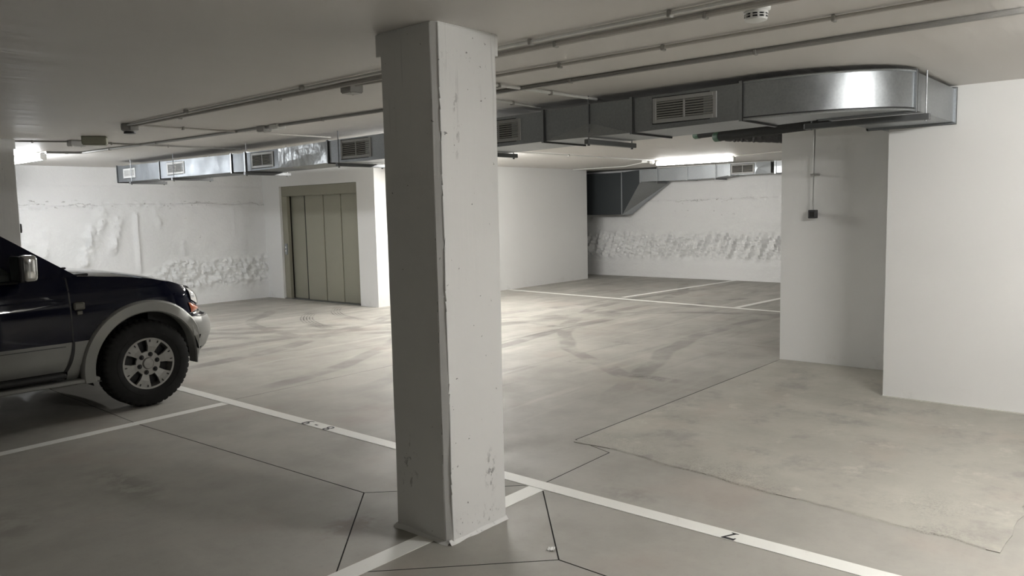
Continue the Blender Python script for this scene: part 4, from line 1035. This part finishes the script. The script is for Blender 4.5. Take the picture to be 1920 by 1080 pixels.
# wheels ------------------------------------------------------------------
RT, RR = 0.375, 0.222
def make_tyre_mesh():
    # tread blocks: the outermost rings step in and out around the tyre
    mb = MB(); n = 180
    prof = [(RR-0.004, -0.005), (0.235, 0.006), (0.255, 0.012), (0.285, 0.016), (0.318, 0.012), (0.345, 0.004), (0.362, -0.006), (0.371, -0.022), (RT, -0.045), (RT, -0.075), (0.366, -0.080), (0.366, -0.086), (RT, -0.091), (RT, -0.128), (0.366, -0.133), (0.366, -0.139), (RT, -0.144), (RT, -0.172), (0.371, -0.192), (0.345, -0.216), (0.285, -0.226), (0.235, -0.215), (RR-0.004, -0.205)]
    rows = []
    for i in range(n+1):
        a = 2*math.pi*i/n; row = []
        for j, (r, h) in enumerate(prof):
            blk = 0
            if j in (6, 7, 8, 9, 17, 18) and i % 4 in (0,): blk = 0.009
            if j in (12, 13) and (i+2) % 4 in (0,): blk = 0.007
            rr_ = r-blk
            row.append((rr_*math.cos(a), h, rr_*math.sin(a)))
        rows.append(row)
    mb.grid(rows)
    # raised ring on the sidewall
    mb.lathe([(0.268, -0.012-0.002), (0.270, -0.0175+0.034), (0.274, -0.0175+0.034), (0.276, 0.012)], 60, 'y')
    return mb
def wheel(ox, sgn, first=None):
    """outer face at +Y of the local frame is mirrored by rotation"""
    rim = MB()
    rim.lathe([(RR, 0.002), (RR+0.004, -0.006), (RR, -0.012), (RR-0.012, -0.006), (RR-0.016, 0.0)], 64, 'y', close=True)
    rim.lathe([(RR-0.014, -0.004), (RR-0.022, -0.05), (RR-0.026, -0.17), (0.0, -0.172)], 48, 'y')
    o = rim.build('wheel', M['alloy'], car, smooth=True)
    o.location = (ox, -sgn*0.885, AZ+0.003); o.rotation_euler = (0, R(4), 0 if sgn < 0 else math.pi)
    make_tyre_mesh().build('tyre', M['rubber'], o, smooth=True)
    # dark brake and barrel
    MB().lathe([(0.196, -0.075), (0.14, -0.072), (0.0, -0.07)], 36, 'y').build('brake_disc', M['trimblack'], o, smooth=True)
    # six spokes: flat fans widening to the rim
    for i in range(6):
        a = R(50+60*i); h = []
        for (r, da, y) in ((0.055, 24, -0.016), (0.105, 15.5, -0.014), (0.150, 15.5, -0.004), (0.212, 18.5, -0.004)):
            h.append([(r*math.cos(a+R(t*da)), y+0.002*(1-abs(t)), r*math.sin(a+R(t*da))) for t in (-1, -0.5, 0, 0.5, 1)])
        mb = MB(); mb.grid(h)
        bk = [[(p[0]*1.0, p[1]-0.03, p[2]*1.0) for p in row] for row in h]; mb.grid(bk)
        for e in (0, -1): mb.grid([[row[e] for row in h], [row[e] for row in bk]])
        mb.build('spoke', M['alloy'], o)
        for t in (-0.55, 0.55):
            q = a+R(t*18); MB().obox((0.196*math.cos(q), 0.0005, 0.196*math.sin(q)), (0.010*math.cos(q), 0, 0.010*math.sin(q)), (0, 0.002, 0), (-0.004*math.sin(q), 0, 0.004*math.cos(q))).build('spoke_notch', M['trimblack'], o)
        c = (0.079*math.cos(a), 0, 0.079*math.sin(a))
        MB().lathe([(0.021, -0.0145), (0.021, -0.011), (0.0, -0.0105)], 16, 'y', c).build('nut_recess', M['trimblack'], o)
        MB().lathe([(0.011, -0.012), (0.011, 0.002), (0.007, 0.004), (0.0, 0.004)], 6, 'y', c).build('lug_nut', M['trimblack'], o)
    MB().lathe([(0.108, -0.030), (0.104, -0.016), (0.075, -0.013), (0.052, -0.012), (0.046, 0.004), (0.040, 0.006), (0.038, 0.003), (0.0, 0.006)], 36, 'y').build('hub_cap', M['alloy'], o, smooth=True)
    return o
first_wheels = [wheel(0, 1), wheel(0, -1), wheel(-WB, 1), wheel(-WB, -1)]
CP(MB().tube([(0, -0.7, AZ), (0, 0.7, AZ)], 0.04, 8), 'front_axle', M['trimblack'])
CP(MB().tube([(-WB, -0.7, AZ), (-WB, 0.7, AZ)], 0.05, 8), 'rear_axle', M['trimblack'])
